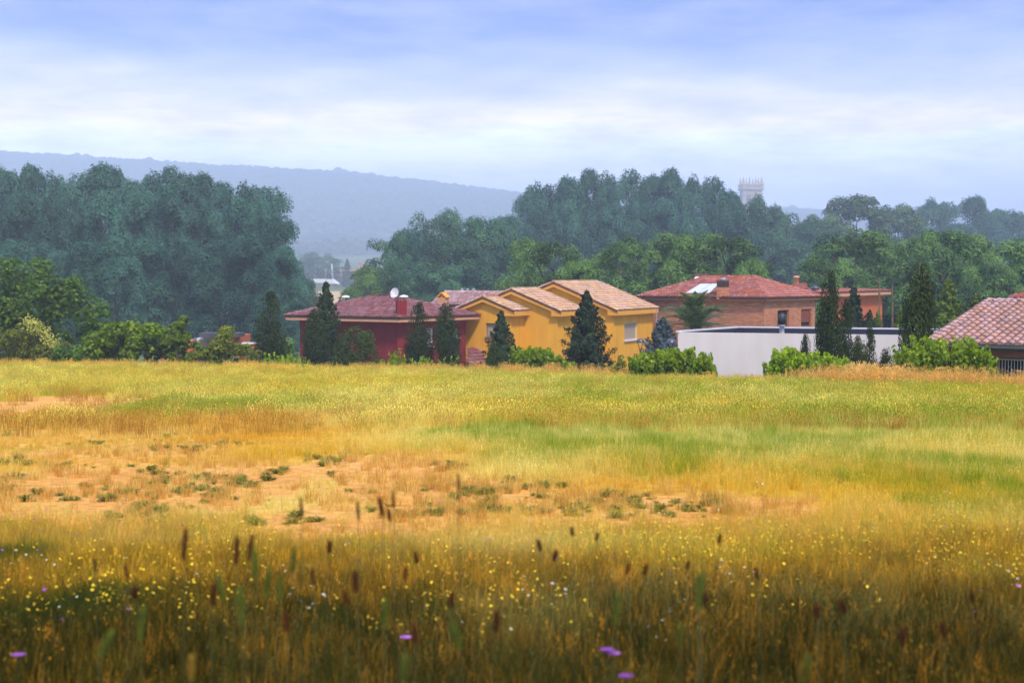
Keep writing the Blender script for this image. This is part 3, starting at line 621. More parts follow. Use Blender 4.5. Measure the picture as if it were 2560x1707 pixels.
# palm
pd = 92; pb = wpt(1738, 850, pd); pal = thing('palm_tree', 'date palm with arching grey-green fronds before the brick wall', 'tree', (pb.x, pd, tz(pb.x, pd)))
ph = wpt(1738, 826, pd).z - tz(pb.x, pd)
MB().tube([(0, 0, 0), (.05, 0, ph * .5), (0, 0, ph)], [.3, .24, .28], 10).build('trunk', M['bark'], pal, True, origin=(0, 0, 0)); pal.children[-1].location = (0, 0, 0)
def frond_mesh(r):
    n = 34; t = np.linspace(.08, 1, n); Lf = 2.9; ax = Lf * t; az = Lf * (.55 * t - .62 * t ** 2.4); Vs = []; Q = []; vv = []
    for side in (-1, 1):
        for i in range(n):
            l = .46 * math.sin(math.pi * min(1, t[i] * .9 + .12)) + .08; p = np.array([ax[i], 0, az[i]]); d = nrm(np.array([.55, side * .8, .12 + r.normal() * .08])); w = np.array([.05, 0, .015])
            k = len(Vs); Vs += [p - w, p + w, p + d * l + w * .2, p + d * l - w * .2]; Q.append((k, k + 1, k + 2, k + 3)); vv += [r.random()] * 4
    for i in range(n - 1):
        k = len(Vs); a = np.array([ax[i], 0, az[i]]); b = np.array([ax[i + 1], 0, az[i + 1]]); w = np.array([0, .025, 0]); Vs += [a - w, a + w, b + w, b - w]; Q.append((k, k + 1, k + 2, k + 3)); vv += [.9] * 4
    return fast_mesh('frond', np.array(Vs), np.array(Q), v=np.array(vv), mats=[M['palm']])
fr = np.random.default_rng(5); fms = [frond_mesh(fr) for _ in range(3)]
for i in range(44):
    link('frond', fms[i % 3], pal, (0, 0, ph + .05), (0, -math.radians([58, 34, 18, 2, -14][i % 5] + fr.uniform(-7, 7)), i * 2.399))
    pal.children[-1].scale = (1.2 + .2 * fr.random(),) * 3

# ------------------------------------------------------------------ house building
M['tile_plum'] = pmat('plum_roof_tiles', (.30, .11, .11), (.17, .060, .065), 2.5, .6, .2, 'v')
M['tile_sand'] = pmat('sand_roof_tiles', (.62, .39, .23), (.46, .26, .15), 2.5, .8, .2, 'v')
M['tile_grey'] = pmat('weathered_roof_tiles', (.50, .32, .30), (.34, .19, .19), 2.0, .8, .2, 'v')
M['tile_red'] = pmat('red_roof_tiles', (.46, .15, .085), (.31, .085, .065), 1.2, .55, .2, 'v')
M['tile_big'] = pmat('mottled_roof_tiles', (.52, .31, .25), (.33, .18, .16), 5, .75, .2, 'object')
M['deck'] = pmat('tile_gap_shade', (.16, .075, .06), (.11, .05, .045), 6, .95)  # deck coloured dark so the gaps between tiles look shaded
M['red'] = pmat('dark_red_render', (.25, .020, .028), (.17, .015, .020), 1.2, .9, .1, lo=.35, hi=.85, stretch=(1.3, 1.3, .35), detail=9)
M['yellow'] = pmat('ochre_yellow_render', (.82, .42, .040), (.66, .30, .028), .9, .9, .15, lo=.35, hi=.85, stretch=(1.3, 1.3, .35), detail=9)
M['yellow_trim'] = pmat('yellow_trim', (.78, .38, .06), (.74, .35, .05), 3, .85)
M['cream'] = pmat('salmon_soffit', (.66, .34, .20), (.60, .30, .18), 3, .85)
M['orange'] = pmat('orange_render', (.62, .16, .06), (.55, .14, .055), 2, .9)
M['brown'] = pmat('brown_render', (.20, .095, .065), (.17, .08, .055), 3, .9)
M['white'] = pmat('white_render', (.74, .685, .67), (.62, .57, .55), 1.2, .9, .1, lo=.3, hi=.85, stretch=(1, 1, .25))
M['whitep'] = pmat('white_paint', (.75, .74, .74), (.70, .69, .70), 5, .5)
M['navy'] = pmat('dark_roof_membrane', (.030, .034, .060), (.022, .026, .046), 1, .7)
M['black'] = pmat('black_metal', (.02, .02, .025), (.03, .03, .035), 8, .45, spec=.5)
M['lampm'] = pmat('grey_blue_lamp_metal', (.045, .055, .085), (.035, .045, .07), 8, .3, spec=.8)
M['zinc'] = pmat('grey_metal', (.32, .33, .35), (.26, .27, .29), 8, .4, metal=.6)
M['dark'] = pmat('dark_opening', (.02, .016, .014), (.03, .025, .02), 3, .8)
M['shutter'] = pmat('beige_roller_shutter', (.42, .34, .27), (.36, .29, .23), 2, .6, stretch=(1, 1, 60))
M['blind'] = pmat('pale_blind', (.66, .58, .50), (.60, .52, .45), 2, .6, stretch=(1, 1, 60))
M['brownshut'] = pmat('brown_shutter', (.24, .06, .03), (.17, .045, .025), 2, .6, stretch=(1, 1, 60))
M['panel'] = pmat('solar_glass', (.62, .66, .74), (.58, .62, .70), 1, .25, spec=.8)
M['roofgrey'] = pmat('grey_roof_sheet', (.09, .09, .11), (.06, .06, .075), 1, .8)
M['stone'] = pmat('pale_tower_stone', (.50, .40, .34), (.36, .28, .25), .8, .9, .1)
M['pink'] = pmat('pink_farm_render', (.62, .30, .24), (.55, .27, .21), 1, .9)
M['pale'] = pmat('pale_farm_render', (.62, .55, .50), (.55, .48, .43), 1, .9)
M['wood'] = pmat('weathered_pole', (.22, .15, .07), (.14, .10, .05), 4, .9)
def brick_mat(ang):
    m, t, b, N, L = node_mat('orange_brick')
    tc = N('ShaderNodeTexCoord'); mp = N('ShaderNodeMapping'); mp.inputs['Rotation'].default_value = (0, 0, -ang); L(tc.outputs['Object'], mp.inputs[0])
    sp = N('ShaderNodeSeparateXYZ'); L(mp.outputs[0], sp.inputs[0]); ad = N('ShaderNodeMath'); L(sp.outputs[0], ad.inputs[0]); L(sp.outputs[1], ad.inputs[1])
    cb = N('ShaderNodeCombineXYZ'); L(ad.outputs[0], cb.inputs[0]); L(sp.outputs[2], cb.inputs[1])
    br = N('ShaderNodeTexBrick'); L(cb.outputs[0], br.inputs['Vector']); br.inputs['Scale'].default_value = 1; br.inputs['Brick Width'].default_value = .42; br.inputs['Row Height'].default_value = .11
    br.inputs['Mortar Size'].default_value = .012; br.inputs['Color1'].default_value = (.42, .13, .055, 1); br.inputs['Color2'].default_value = (.58, .23, .11, 1); br.inputs['Mortar'].default_value = (.40, .24, .16, 1); br.inputs['Bias'].default_value = -.1
    n = N('ShaderNodeTexNoise'); n.inputs['Scale'].default_value = .8; n.inputs['Detail'].default_value = 5; L(tc.outputs['Object'], n.inputs['Vector'])
    hv = N('ShaderNodeHueSaturation'); L(br.outputs[0], hv.inputs['Color']); mr = N('ShaderNodeMapRange'); mr.inputs['From Min'].default_value = .3; mr.inputs['From Max'].default_value = .7; mr.inputs['To Min'].default_value = .85; mr.inputs['To Max'].default_value = 1.15; L(n.outputs[0], mr.inputs[0]); L(mr.outputs[0], hv.inputs['Value'])
    L(hv.outputs[0], b.inputs['Base Color']); b.inputs['Roughness'].default_value = .9
    return m
TW, TL = .24, .40
def tile_vs(w, l, h=.062, lift=.045, n=5):
    """one barrel tile: u across, v up the slope, n out of the roof"""
    vs = []
    for (v, s, up) in ((-.02, 1.0, lift), (l * 1.04, .82, 0.0)):
        for i in range(n + 1):
            a = math.pi * i / n; vs.append((-math.cos(a) * w * .37 * s, v, math.sin(a) * h * 1.35 * s + up))
    f = [(i, i + 1, n + 2 + i, n + 1 + i) for i in range(n)]
    vs += [(w * .37, -.02, 0), (-w * .37, -.02, 0)]
    f.append((0, 2 * n + 3, 2 * n + 2, n) + tuple(range(n - 1, 0, -1)))
    return vs, f
    k = len(vs); vs += [(w * .30, 0, .030), (w * .5, 0, .008), (w * .70, 0, .030), (w * .30, l, .004), (w * .5, l, -.016), (w * .70, l, .004)]
    f += [(k, k + 1, k + 4, k + 3), (k + 1, k + 2, k + 5, k + 4)]
    return vs, f
def inside(p, poly):
    c = False; n = len(poly)
    for i in range(n):
        a, b = poly[i], poly[i - 1]
        if (a[1] > p[1]) != (b[1] > p[1]) and p[0] < (b[0] - a[0]) * (p[1] - a[1]) / (b[1] - a[1]) + a[0]: c = not c
    return c
def frame(e0, e1, top):
    e0, e1, top = Vector(e0), Vector(e1), Vector(top)
    u = (e1 - e0).normalized(); n = u.cross(top - e0).normalized()
    if n.z < 0: n = -n
    v = n.cross(u).normalized()
    if v.dot(top - e0) < 0: v = -v
    return u, v, n
def roof_plane(root, poly, mat, name='roof_tiles', deck=.12, w=TW, l=TL, single=False, deckmat=None):
    """poly: eave start, eave end, then the rest of the plane; barrel tiles over a slab"""
    P = [Vector(p) for p in poly]; u, v, n = frame(P[0], P[1], P[2]); o = P[0]
    slab = MB().prism([p - n * .012 for p in P], -n * deck)
    p2 = [((p - o).dot(u), (p - o).dot(v)) for p in P]; cx = sum(p[0] for p in p2) / len(p2); cy_ = sum(p[1] for p in p2) / len(p2)
    u0, u1 = min(p[0] for p in p2), max(p[0] for p in p2); v1 = max(p[1] for p in p2); tv, tf = tile_vs(w, l); m = MB(); items = []
    for i in range(int((u1 - u0) / w) + 1):
        uu = u0 + (i + .5) * w
        for j in range(int(v1 / l) + 1):
            vv = j * l
            if inside((uu, vv + l * .35), p2): items.append((uu, vv))
    if single: return slab, items, (o, u, v, n)
    for uu, vv in items:
        q = o + u * (uu + random.uniform(-.008, .008)) + v * (vv + random.uniform(-.015, .015)) + n * random.uniform(0, .006)
        m.add([q + u * a + v * b + n * c for a, b, c in tv], tf)
    slab.build('roof_deck', deckmat or M['deck'], root)
    o_ = m.build(name, mat, root, smooth=False, kind='stuff')
    return o_
def ridge_caps(root, lines, mat, r=.10, step=.36):
    m = MB()
    for p, q in lines:
        p, q = Vector(p), Vector(q); d = (q - p).normalized(); sd_ = d.cross(Vector((0, 0, 1))).normalized(); up = sd_.cross(d).normalized(); L_ = (q - p).length
        for i in range(max(1, int(L_ / step))):
            a = p + d * i * step; vs = []
            for (s, k, h) in ((0, 1.1, .035), (step * 1.05, .9, .015)):
                for j in range(6):
                    t = math.pi * j / 5; vs.append(a + d * s - sd_ * math.cos(t) * r * k + up * (math.sin(t) * r * k + h - .01))
            m.add(vs, [(j, j + 1, 7 + j, 6 + j) for j in range(5)] + [(5, 4, 3, 2, 1, 0)])
    return m.build('ridge_tiles', mat, root, kind='stuff')
def wall_panel(m, p, q, z0, z1, openings=(), depth=.22):
    """wall face from p to q (left to right seen from outside) with real recessed openings (u0, u1, z0, z1)"""
    p, q = Vector((p[0], p[1], 0)), Vector((q[0], q[1], 0)); d = (q - p); Ln = d.length; d.normalize(); inn = Vector((-d.y, d.x, 0))
    us = sorted({0.0, Ln, *[o[0] for o in openings], *[o[1] for o in openings]}); zs = sorted({z0, z1, *[o[2] for o in openings], *[o[3] for o in openings]})
    P = lambda u_, z_, dd=0: p + d * u_ + inn * dd + Vector((0, 0, z_))
    for a, b in zip(us, us[1:]):
        for c, e in zip(zs, zs[1:]):
            if any(o[0] <= a + 1e-6 and b <= o[1] + 1e-6 and o[2] <= c + 1e-6 and e <= o[3] + 1e-6 for o in openings): continue
            m.add([P(a, c), P(b, c), P(b, e), P(a, e)], [(0, 1, 2, 3)], .5)
    for a, b, c, e in openings:
        m.add([P(a, c), P(b, c), P(b, e), P(a, e), P(a, c, depth), P(b, c, depth), P(b, e, depth), P(a, e, depth)], [(0, 1, 5, 4), (1, 2, 6, 5), (2, 3, 7, 6), (3, 0, 4, 7)], .5)
    return p, d, inn
def window(root, base, o, frame_mat, pane_mat, depth=.14, sill=True, fw=.06, panename='pane', split=0, bars=None):
    p, d, inn = base; a, b, c, e = o; up = Vector((0, 0, 1)); mid = p + d * (a + b) / 2 + inn * depth + up * (c + e) / 2; m = MB()
    w, h = (b - a) / 2, (e - c) / 2
    for s in (-1, 1):
        m.box(mid + d * s * (w - fw / 2), d, inn, up, fw / 2, .04, h); m.box(mid + up * s * (h - fw / 2), d, inn, up, w - fw, .04, fw / 2)
    fr_ = m.build('window_frame', frame_mat, root)
    MB().box(mid + inn * .03, d, inn, up, w - fw * .9, .012, h - fw * .9).build(panename, pane_mat, fr_)
    if split:
        mm = MB(); k = int((2 * h) / split)
        for i in range(1, k): mm.box(mid + inn * .012 + up * (-h + i * 2 * h / k), d, inn, up, w - fw, .008, .006)
        mm.build('shutter_groove', frame_mat, fr_)
    if sill: MB().box(mid - inn * (depth + .03) - up * (h + .03), d, inn, up, w + .06, .09, .03).build('window_sill', frame_mat, root)
    return fr_
def px_on_line(px, p, q):
    """distance along the wall p->q at which the column px of the photograph meets it"""
    p, q = Vector(p[:2]), Vector(q[:2]); d = (q - p).normalized(); k = (px - 1280) / F
    return (k * p.y - p.x) / (d.x - k * d.y)
def z_at(py, y): return wpt(1280, py, y).z
def chimney(root, px0, px1, py0, py1, D, mat, cap=True, name='chimney', depth=.6, rz=0, toppart=None):
    a = wpt(px0, py0, D); b = wpt(px1, py1, D); hw = (b.x - a.x) / 2; c = Vector(((a.x + b.x) / 2, D + depth / 2, (a.z + b.z) / 2)); u = Vector((math.cos(rz), math.sin(rz), 0)); v = Vector((-u.y, u.x, 0))
    ch = MB().box(c, u, v, (0, 0, 1), hw, depth / 2, (a.z - b.z) / 2).build(name, mat, root)
    return ch, c, u, v, hw, a.z

def hip_house(root, Nc, th, La, Lb, zw, rise, rhalf, tiles, wallmat, zbase, ovh, fascia, openA=(), openB=(), caps=None, facH=.16):
    """near eave corner Nc, front-left eave La long, front-right eave Lb long, turned by th; hipped roof"""
    u = Vector((-math.cos(th), math.sin(th), 0)); v = Vector((math.sin(th), math.cos(th), 0)); Nn = Vector((*Nc, zw)); Lc = Nn + u * La; Rc = Nn + v * Lb; Bc = Nn + u * La + v * Lb
    ce = Nn + u * La / 2 + v * Lb / 2 + Vector((0, 0, rise)); r1 = ce - u * rhalf; r2 = ce + u * rhalf
    roof_plane(root, [Nn, Lc, r2, r1], tiles); roof_plane(root, [Rc, Nn, r1], tiles)
    roof_plane(root, [Lc, Bc, r2], tiles); roof_plane(root, [Bc, Rc, r1, r2], tiles)
    ridge_caps(root, [(Nn, r1), (Lc, r2), (Rc, r1), (Bc, r2), (r1, r2)], caps or tiles)
    m = MB(); dz = Vector((0, 0, -.14 - facH / 2)); cor = [Nn, Lc, Bc, Rc]; inset = [(-.0)] ; c0 = (Nn + Bc) / 2
    sh = [c + (c0 - c).normalized() * .12 for c in cor]
    for i in range(4): m.beam(sh[i] + dz, sh[(i + 1) % 4] + dz, .05, facH)
    m.build('fascia', fascia, root)
    MB().prism([s - Vector((0, 0, .15 + facH * .8)) for s in sh], (0, 0, .03)).build('soffit', fascia, root)
    wn = Nn + u * ovh + v * ovh; wl = Lc - u * ovh + v * ovh; wr = Rc + u * ovh - v * ovh; wb = Bc - u * ovh - v * ovh
    w = MB(); zt = zw - .15 - facH * .8
    bA = wall_panel(w, wl, wn, zbase, zt, openA); bB = wall_panel(w, wn, wr, zbase, zt, openB); wall_panel(w, wr, wb, zbase, zt); wall_panel(w, wb, wl, zbase, zt)
    w.build('wall', wallmat, root)
    return dict(u=u, v=v, N=Nn, L=Lc, R=Rc, wn=wn, wl=wl, wr=wr, A=bA, B=bB, r1=r1, r2=r2, zt=zt)

# ---- red house
D0 = 90.0; n0 = wpt(997, 799, D0)
red = thing('red_house', 'dark red rendered house with a low hipped plum-coloured tile roof', 'house', (n0.x, n0.y, tz(n0.x, n0.y)))
th = math.radians(35); ur = Vector((-math.cos(th), math.sin(th))); vr = Vector((math.sin(th), math.cos(th)))
wn = Vector((n0.x, n0.y)) + ur * .75 + vr * .75; wr_ = Vector((n0.x, n0.y)) + vr * (8.8 - .75) + ur * .75
u0 = px_on_line(1066, wn, wr_); u1 = px_on_line(1084, wn, wr_); yy = (wn + (wr_ - wn).normalized() * u0).y
op = (u0, u1, z_at(866, yy), z_at(821, yy)); u2 = px_on_line(1126, wn, wr_); op2 = (u2, u2 + .9, z_at(845, yy + 2), z_at(823, yy + 2))
R_ = hip_house(red, (n0.x, n0.y), th, 10.0, 8.8, n0.z + .12, 1.28, .75, M['tile_plum'], M['red'], -6.5, .75, M['cream'], openB=(op, op2))
window(red, R_['B'], op, M['whitep'], M['blind'], panename='blind'); window(red, R_['B'], op2, M['whitep'], M['blind'], panename='blind')
def capped(root, px0, px1, py0, py1, D, depth, mat, rz):
    ch, c, u, v, hw, zt = chimney(root, px0, px1, py0, py1, D, mat, depth=depth, rz=rz)
    m = MB(); up = Vector((0, 0, 1))
    for a in (-1, 1):
        for b in (-1, 1): m.box(Vector((c.x, c.y, zt + .10)) + u * a * hw * .7 + v * b * depth * .35, u, v, up, .02, .02, .10)
    m.box(Vector((c.x, c.y, zt + .22)), u, v, up, hw * 1.15, depth * .6, .02)
    m.build('cowl', M['black'], ch, origin=(0, 0, 0)).location = -parent_world(ch)
    c2 = MB().lathe((c.x + hw * .6, c.y, zt + .24), [(.30, 0), (.22, .09), (.02, .14)], 14); c2.build('cap', M['whitep'], ch, True, origin=(0, 0, 0)).location = -parent_world(ch)
    return ch
capped(red, 990, 1014, 752, 797, 90.6, .55, M['red'], .3)
capped(red, 845, 868, 752, 766, 98.5, .5, M['red'], .3)
dm = wpt(986, 745, 95); dish = thing('satellite_dish', 'pale round satellite dish on a stub mast by the red chimney', 'satellite dish', (dm.x, dm.y, z_at(750, 95)))
dd = MB(); c = Vector(wpt(986, 732, 95)); ax = Vector((-.55, -.8, .25)).normalized(); sx = ax.cross(Vector((0, 0, 1))).normalized(); sy = sx.cross(ax).normalized(); vs = []; fs = []
for i in range(6):
    for j in range(24):
        rr = .35 * i / 5; t = j / 24 * 2 * math.pi; vs.append(c + (sx * math.cos(t) + sy * math.sin(t)) * rr - ax * (.10 * (1 - (i / 5) ** 2)))
fs = [(i * 24 + j, i * 24 + (j + 1) % 24, (i + 1) * 24 + (j + 1) % 24, (i + 1) * 24 + j) for i in range(5) for j in range(24)]
dd.add(vs, fs, .5).build('reflector', M['whitep'], dish, True)
MB().tube([c - ax * .1, Vector((dm.x, dm.y, z_at(752, 95)))], .025, 6).build('mast', M['zinc'], dish)
MB().tube([c - sy * .33, c + ax * .5 - sy * .1], .012, 5).box(c + ax * .5 - sy * .08, ax, sx, sy, .06, .03, .03).build('receiver_arm', M['zinc'], dish)
am = wpt(1002, 752, 94); ant = thing('roof_antenna', 'thin dark aerial mast beside the satellite dish', 'antenna', tuple(am))
MB().tube([am, am + Vector((0, 0, 1.05))], .02, 5).build('mast', M['black'], ant)
MB().tube([am + Vector((-.22, 0, .95)), am + Vector((.22, .1, .95))], .012, 4).tube([am + Vector((-.15, 0, .8)), am + Vector((.15, .1, .8))], .012, 4).build('aerial', M['black'], ant)
av = wpt(931, 748, 96.5); MB().tube([av, av + Vector((0, 0, .35))], .05, 6).tube([av + Vector((-.12, 0, .15)), av + Vector((-.12, 0, .4))], .02, 5).build('roof_vent', M['brown'], red)
# its low tiled porch on the right
pz = z_at(868, 97); pp = [wpt(1172, 912, 93.5), wpt(1215, 906, 95.5), wpt(1204, 868, 98.5), wpt(1172, 870, 97)]
roof_plane(red, pp, M['tile_plum'], 'porch_tiles')

# ---- yellow house: three stepped gables, ridges running away to the right
yu = Vector((-.906, .423, 0)); yv = Vector((.423, .906, 0)); UP = Vector((0, 0, 1))
g3 = wpt(1544, 776, 100); yel = thing('yellow_house', 'ochre yellow house with three stepped sandy-tiled gables', 'house', (g3.x, g3.y, tz(g3.x, g3.y)))
def gable(Npt, half, rise, length, left_len=None, wall_open_side=(), wall_open_front=(), tile='tile_sand', ovh=.32, eo=.42, fullleft=True):
    Nn = Vector(Npt); ap = Nn + yu * half + UP * rise; Lf = Nn + yu * 2 * half
    far = yv * length
    roof_plane(yel, [Nn, Nn + far, ap + far, ap], M[tile]); roof_plane(yel, [Lf + far, Lf, ap, ap + far], M[tile])
    ridge_caps(yel, [(ap, ap + far)], M[tile]); ridge_caps(yel, [(Nn + yv * .06, ap + yv * .06), (Lf + yv * .06, ap + yv * .06)], M[tile], .08)
    m = MB(); slope = (ap - Nn).normalized(); n1 = Vector(yv).cross(slope); n1 = n1 if n1.z > 0 else -n1; sl2 = (ap - Lf).normalized(); n2 = Vector(yv).cross(sl2); n2 = n2 if n2.z > 0 else -n2
    # barge board: a sloping band along the gable
    hb = .30
    for a, n_ in ((Nn, n1), (Lf, n2)):
        poly = [a - n_ * .03, ap - UP * .03, ap - UP * (hb + .05), a - UP * hb]
        m.prism([p + yv * .03 for p in poly], yv * .14)
    # boxed eave ends
    for a, s in ((Nn, 1), (Lf, -1)): m.prism([a + yv * .03 - UP * .05, a + yv * .03 - UP * .36, a + yu * s * (eo + .35) + yv * .03 - UP * .36, a + yu * s * (eo + .35) + yv * .03 - UP * .02], far * .99)
    m.build('barge_board', M['yellow_trim'], yel)
    w = MB(); a = Nn + yu * eo + yv * ovh; b = Lf - yu * eo + yv * ovh; zt = Nn.z - .30; zb = -6.6; ae = a + yv * (length - .4)
    base_f = wall_panel(w, b, a, zb, zt, wall_open_front); base_s = wall_panel(w, a, ae, zb, zt, wall_open_side); wall_panel(w, b + yv * (length - .4), b, zb, zt)
    apw = Vector((ap.x, ap.y, 0)) + yv * ovh; w.add([Vector((a.x, a.y, zt)), Vector((b.x, b.y, zt)), Vector((b.x, b.y, zt + .2)), Vector((apw.x, apw.y, ap.z - .2)), Vector((a.x, a.y, zt + .2))], [(0, 4, 3, 2, 1)], .5)
    w.build('wall', M['yellow'], yel)
    return base_f, base_s, a, b, ae
def yopen(p, q, px0, px1, py0, py1):
    a, b = px_on_line(px0, p, q), px_on_line(px1, p, q); y = (Vector(p[:2]) + (Vector(q[:2]) - Vector(p[:2])).normalized() * (a + b) / 2).y
    return (a, b, z_at(py1, y), z_at(py0, y))
a3 = g3 + yu * .42 + yv * .32; o3 = yopen(a3, a3 + yv * 8, 1561, 1594, 806, 850)
f3, s3, A3, B3, E3 = gable(g3, 4.93, 2.0, 8.8, wall_open_side=(o3,)); window(yel, s3, o3, M['whitep'], M['shutter'], panename='shutter', depth=.12)
g2 = wpt(1403, 778, 96.9); gable(g2, 3.78, 1.5, 9)
g1 = wpt(1286, 777, 96.0); a1 = g1 + yu * .42 + yv * .32; b1 = g1 + yu * (4.8 - .42) + yv * .32; o1 = yopen(b1, a1, 1215, 1240, 808, 842)
f1, s1, *_ = gable(g1, 2.4, .94, 6, wall_open_front=(o1,)); window(yel, f1, o1, M['zinc'], M['shutter'], panename='shutter')
# lower wing behind on the left
A = wpt(1076, 762, 105.0); e = -yu; rdg = A + yv * 2.3 + UP * .93
roof_plane(yel, [A, A + e * 8, rdg + e * 8, rdg + e * .1], M['tile_grey']); roof_plane(yel, [A + e * 8 + yv * 4.6, A + yv * 4.6, rdg, rdg + e * 8], M['tile_grey'])
ridge_caps(yel, [(rdg, rdg + e * 8), (A, rdg)], M['tile_grey'])
w = MB(); q = A + e * .4 + yv * .4; wall_panel(w, q, q + e * 7, -6, A.z - .15); wall_panel(w, q + yv * 3.8, q, -6, A.z - .15); w.build('wall', M['yellow'], yel)
# little gabled chimney of the wing
cc = wpt(1108, 765, 101); ch = MB().box(cc + UP * .1, yu, yv, UP, .30, .28, .50).build('chimney', M['cream'], yel)
m = MB()
for s in (-1, 1):
    p = cc + UP * .60; m.beam(p + yu * s * .40, p + UP * .36, .07, .6, yv)
m.box(cc + UP * .70, yu, yv, UP, .05, .20, .10); m.build('chimney_hood', M['yellow_trim'], ch, origin=(0, 0, 0)).location = -parent_world(ch)
for i, px in enumerate((1155, 1169, 1184)):
    p = wpt(px, 729, 107); o = MB().lathe(p - UP * .12, [(.05, 0), (.05, .16), (.16, .20), (.14, .30), (.03, .36)], 12).build('roof_cowl', M['zinc'], yel, True)
MB().tube([wpt(1513, 714, 106), wpt(1512, 707, 106)], .03, 5).tube([wpt(1521, 716, 106), wpt(1520, 708, 106)], .03, 5).build('roof_pipe', M['cream'], yel)
MB().tube([wpt(1642, 774, 107.6), wpt(1641, 806, 107.2)], .05, 6).build('downpipe', M['zinc'], yel)

# ---- brick house
D0 = 105.0; n0 = wpt(1918, 748, D0); th = math.radians(36.87)
bh = thing('brick_house', 'orange brick house with a hipped red tile roof carrying solar panels', 'house', (n0.x, n0.y, tz(n0.x, n0.y)))
M['brick'] = brick_mat(-th)
ub = Vector((-math.cos(th), math.sin(th))); vb = Vector((math.sin(th), math.cos(th))); N2 = Vector((n0.x, n0.y)); wn = N2 + ub * .45 + vb * .45; wr_ = N2 + vb * (9.65 - .45) + ub * .45
def bop(px0, px1, py0, py1):
    a, b = px_on_line(px0, wn, wr_), px_on_line(px1, wn, wr_); y = (wn + (wr_ - wn).normalized() * (a + b) / 2).y; return (a, b, z_at(py1, y), z_at(py0, y))
ob1 = bop(1944, 1973, 775, 818); ob2 = bop(2003, 2029, 772, 816)
B_ = hip_house(bh, (n0.x, n0.y), th, 11.3, 9.65, n0.z + .12, 1.56, 2.1, M['tile_red'], M['brick'], -6.5, .45, M['brown'], openB=(ob1, ob2), facH=.12)
window(bh, B_['B'], ob1, M['brown'], M['dark'], depth=.2); f = window(bh, B_['B'], ob2, M['brown'], M['dark'], depth=.2)
base, a_, c_, e_ = B_['B'], *ob2[:1], *ob2[2:]
MB().box(base[0] + base[1] * (ob2[0] + ob2[1]) / 2 + base[2] * .12 + UP * (ob2[3] - (ob2[3] - ob2[2]) * .39), base[1], base[2], UP, (ob2[1] - ob2[0]) / 2 - .05, .02, (ob2[3] - ob2[2]) * .37).build('roller_shutter', M['brownshut'], bh)
# solar panels on the front-left slope
Nn, Lc, r1, r2 = B_['N'], B_['L'], B_['r1'], B_['r2']; su, sv, sn = frame(Nn, Lc, r2)
def on_plane(px, py):
    o = Vector((0, 0, EYE)); d = wpt(px, py, 100) - o; t = (Nn - o).dot(sn) / d.dot(sn); return o + d * t
cs = [on_plane(1716, 737), on_plane(1746, 737), on_plane(1779, 715), on_plane(1752, 715)]; cs2 = [on_plane(1748, 737), on_plane(1772, 737.5), on_plane(1795, 715), on_plane(1781, 715)]
cs = [on_plane(1716, 737.5), on_plane(1745, 737.5), on_plane(1779, 715), on_plane(1752, 715)]; cs2 = [on_plane(1747, 737.5), on_plane(1774, 737.5), on_plane(1797, 715), on_plane(1781, 715)]
for q in (cs, cs2):
    MB().prism([p + sn * .12 for p in q], sn * .07).build('solar_panel', M['panel'], bh)
cq = on_plane(1809, 740); ch, c, u, v, hw, zt = chimney(bh, 1794.5, 1824, 718, 748, cq.y - .1, M['brick'], depth=.8, rz=-.2)
m = MB(); z1 = z_at(701, cq.y)
m.box(Vector((c.x, c.y, (zt + z1) / 2 - .02)), u, v, UP, hw * .97, .38, (z1 - zt) / 2)
m.build('chimney_louvre', M['brown'], ch, origin=(0, 0, 0)).location = -parent_world(ch)
m = MB()
for k in range(5): m.box(Vector((c.x, c.y, zt + (z1 - zt) * (k + .5) / 5)), u, v, UP, hw * 1.03, .42, .02)
m.build('louvre_slat', M['black'], ch, origin=(0, 0, 0)).location = -parent_world(ch)
MB().lathe((c.x, c.y, z1), [(.28, 0), (.34, .06), (.22, .16), (.03, .2)], 12).build('cowl', M['zinc'], ch, True, origin=(0, 0, 0)).location = -parent_world(ch)
a = wpt(1735, 685, 116); b = wpt(1768, 704, 116); MB().abox(a.x, b.x, 115.6, 116.6, b.z - .4, a.z).build('rear_chimney', M['brown'], bh)
dd = wpt(1746, 703, 113.5); d_ = thing('satellite_dish', 'white dish half hidden behind the ridge of the brick house', 'satellite dish', tuple(dd))
MB().lathe((0, 0, 0), [(.02, .10), (.2, .08), (.36, .02), (.42, -.06), (.40, -.07), (.3, 0), (.02, .05)], 18).build('reflector', M['whitep'], d_, True, origin=(0, 0, 0)); d_.rotation_euler = (math.radians(70), 0, .3)
# tiled lean-to at the right
l0 = wpt(2078, 731, 117); l1 = wpt(2228, 726, 135); lr = thing('brick_annexe', 'orange annexe with a thin tiled eave right of the brick house', 'house', (l1.x, l1.y, tz(l1.x, l1.y)))
dv = (l1 - l0).normalized(); nv = Vector((-dv.y, dv.x, 0)).normalized(); nv = nv if nv.y > 0 else -nv
roof_plane(lr, [l0, l1, l1 + nv * 5 + UP * .10, l0 + nv * 5 + UP * .10], M['tile_red'], deck=.10)
MB().prism([l0 - UP * .14, l1 - UP * .14, l1 + nv * 5 - UP * .14, l0 + nv * 5 - UP * .14], -UP * .24).build('soffit', M['cream'], lr)
w = MB(); wp = l0 + nv * .6 + dv * .3; wq = wp + dv * ((l1 - l0).length - 1.2); wall_panel(w, wp, wq, -6.5, l1.z - .38); wall_panel(w, wq, wq + nv * 4, -6.5, l1.z - .38); w.build('wall', M['orange'], lr)
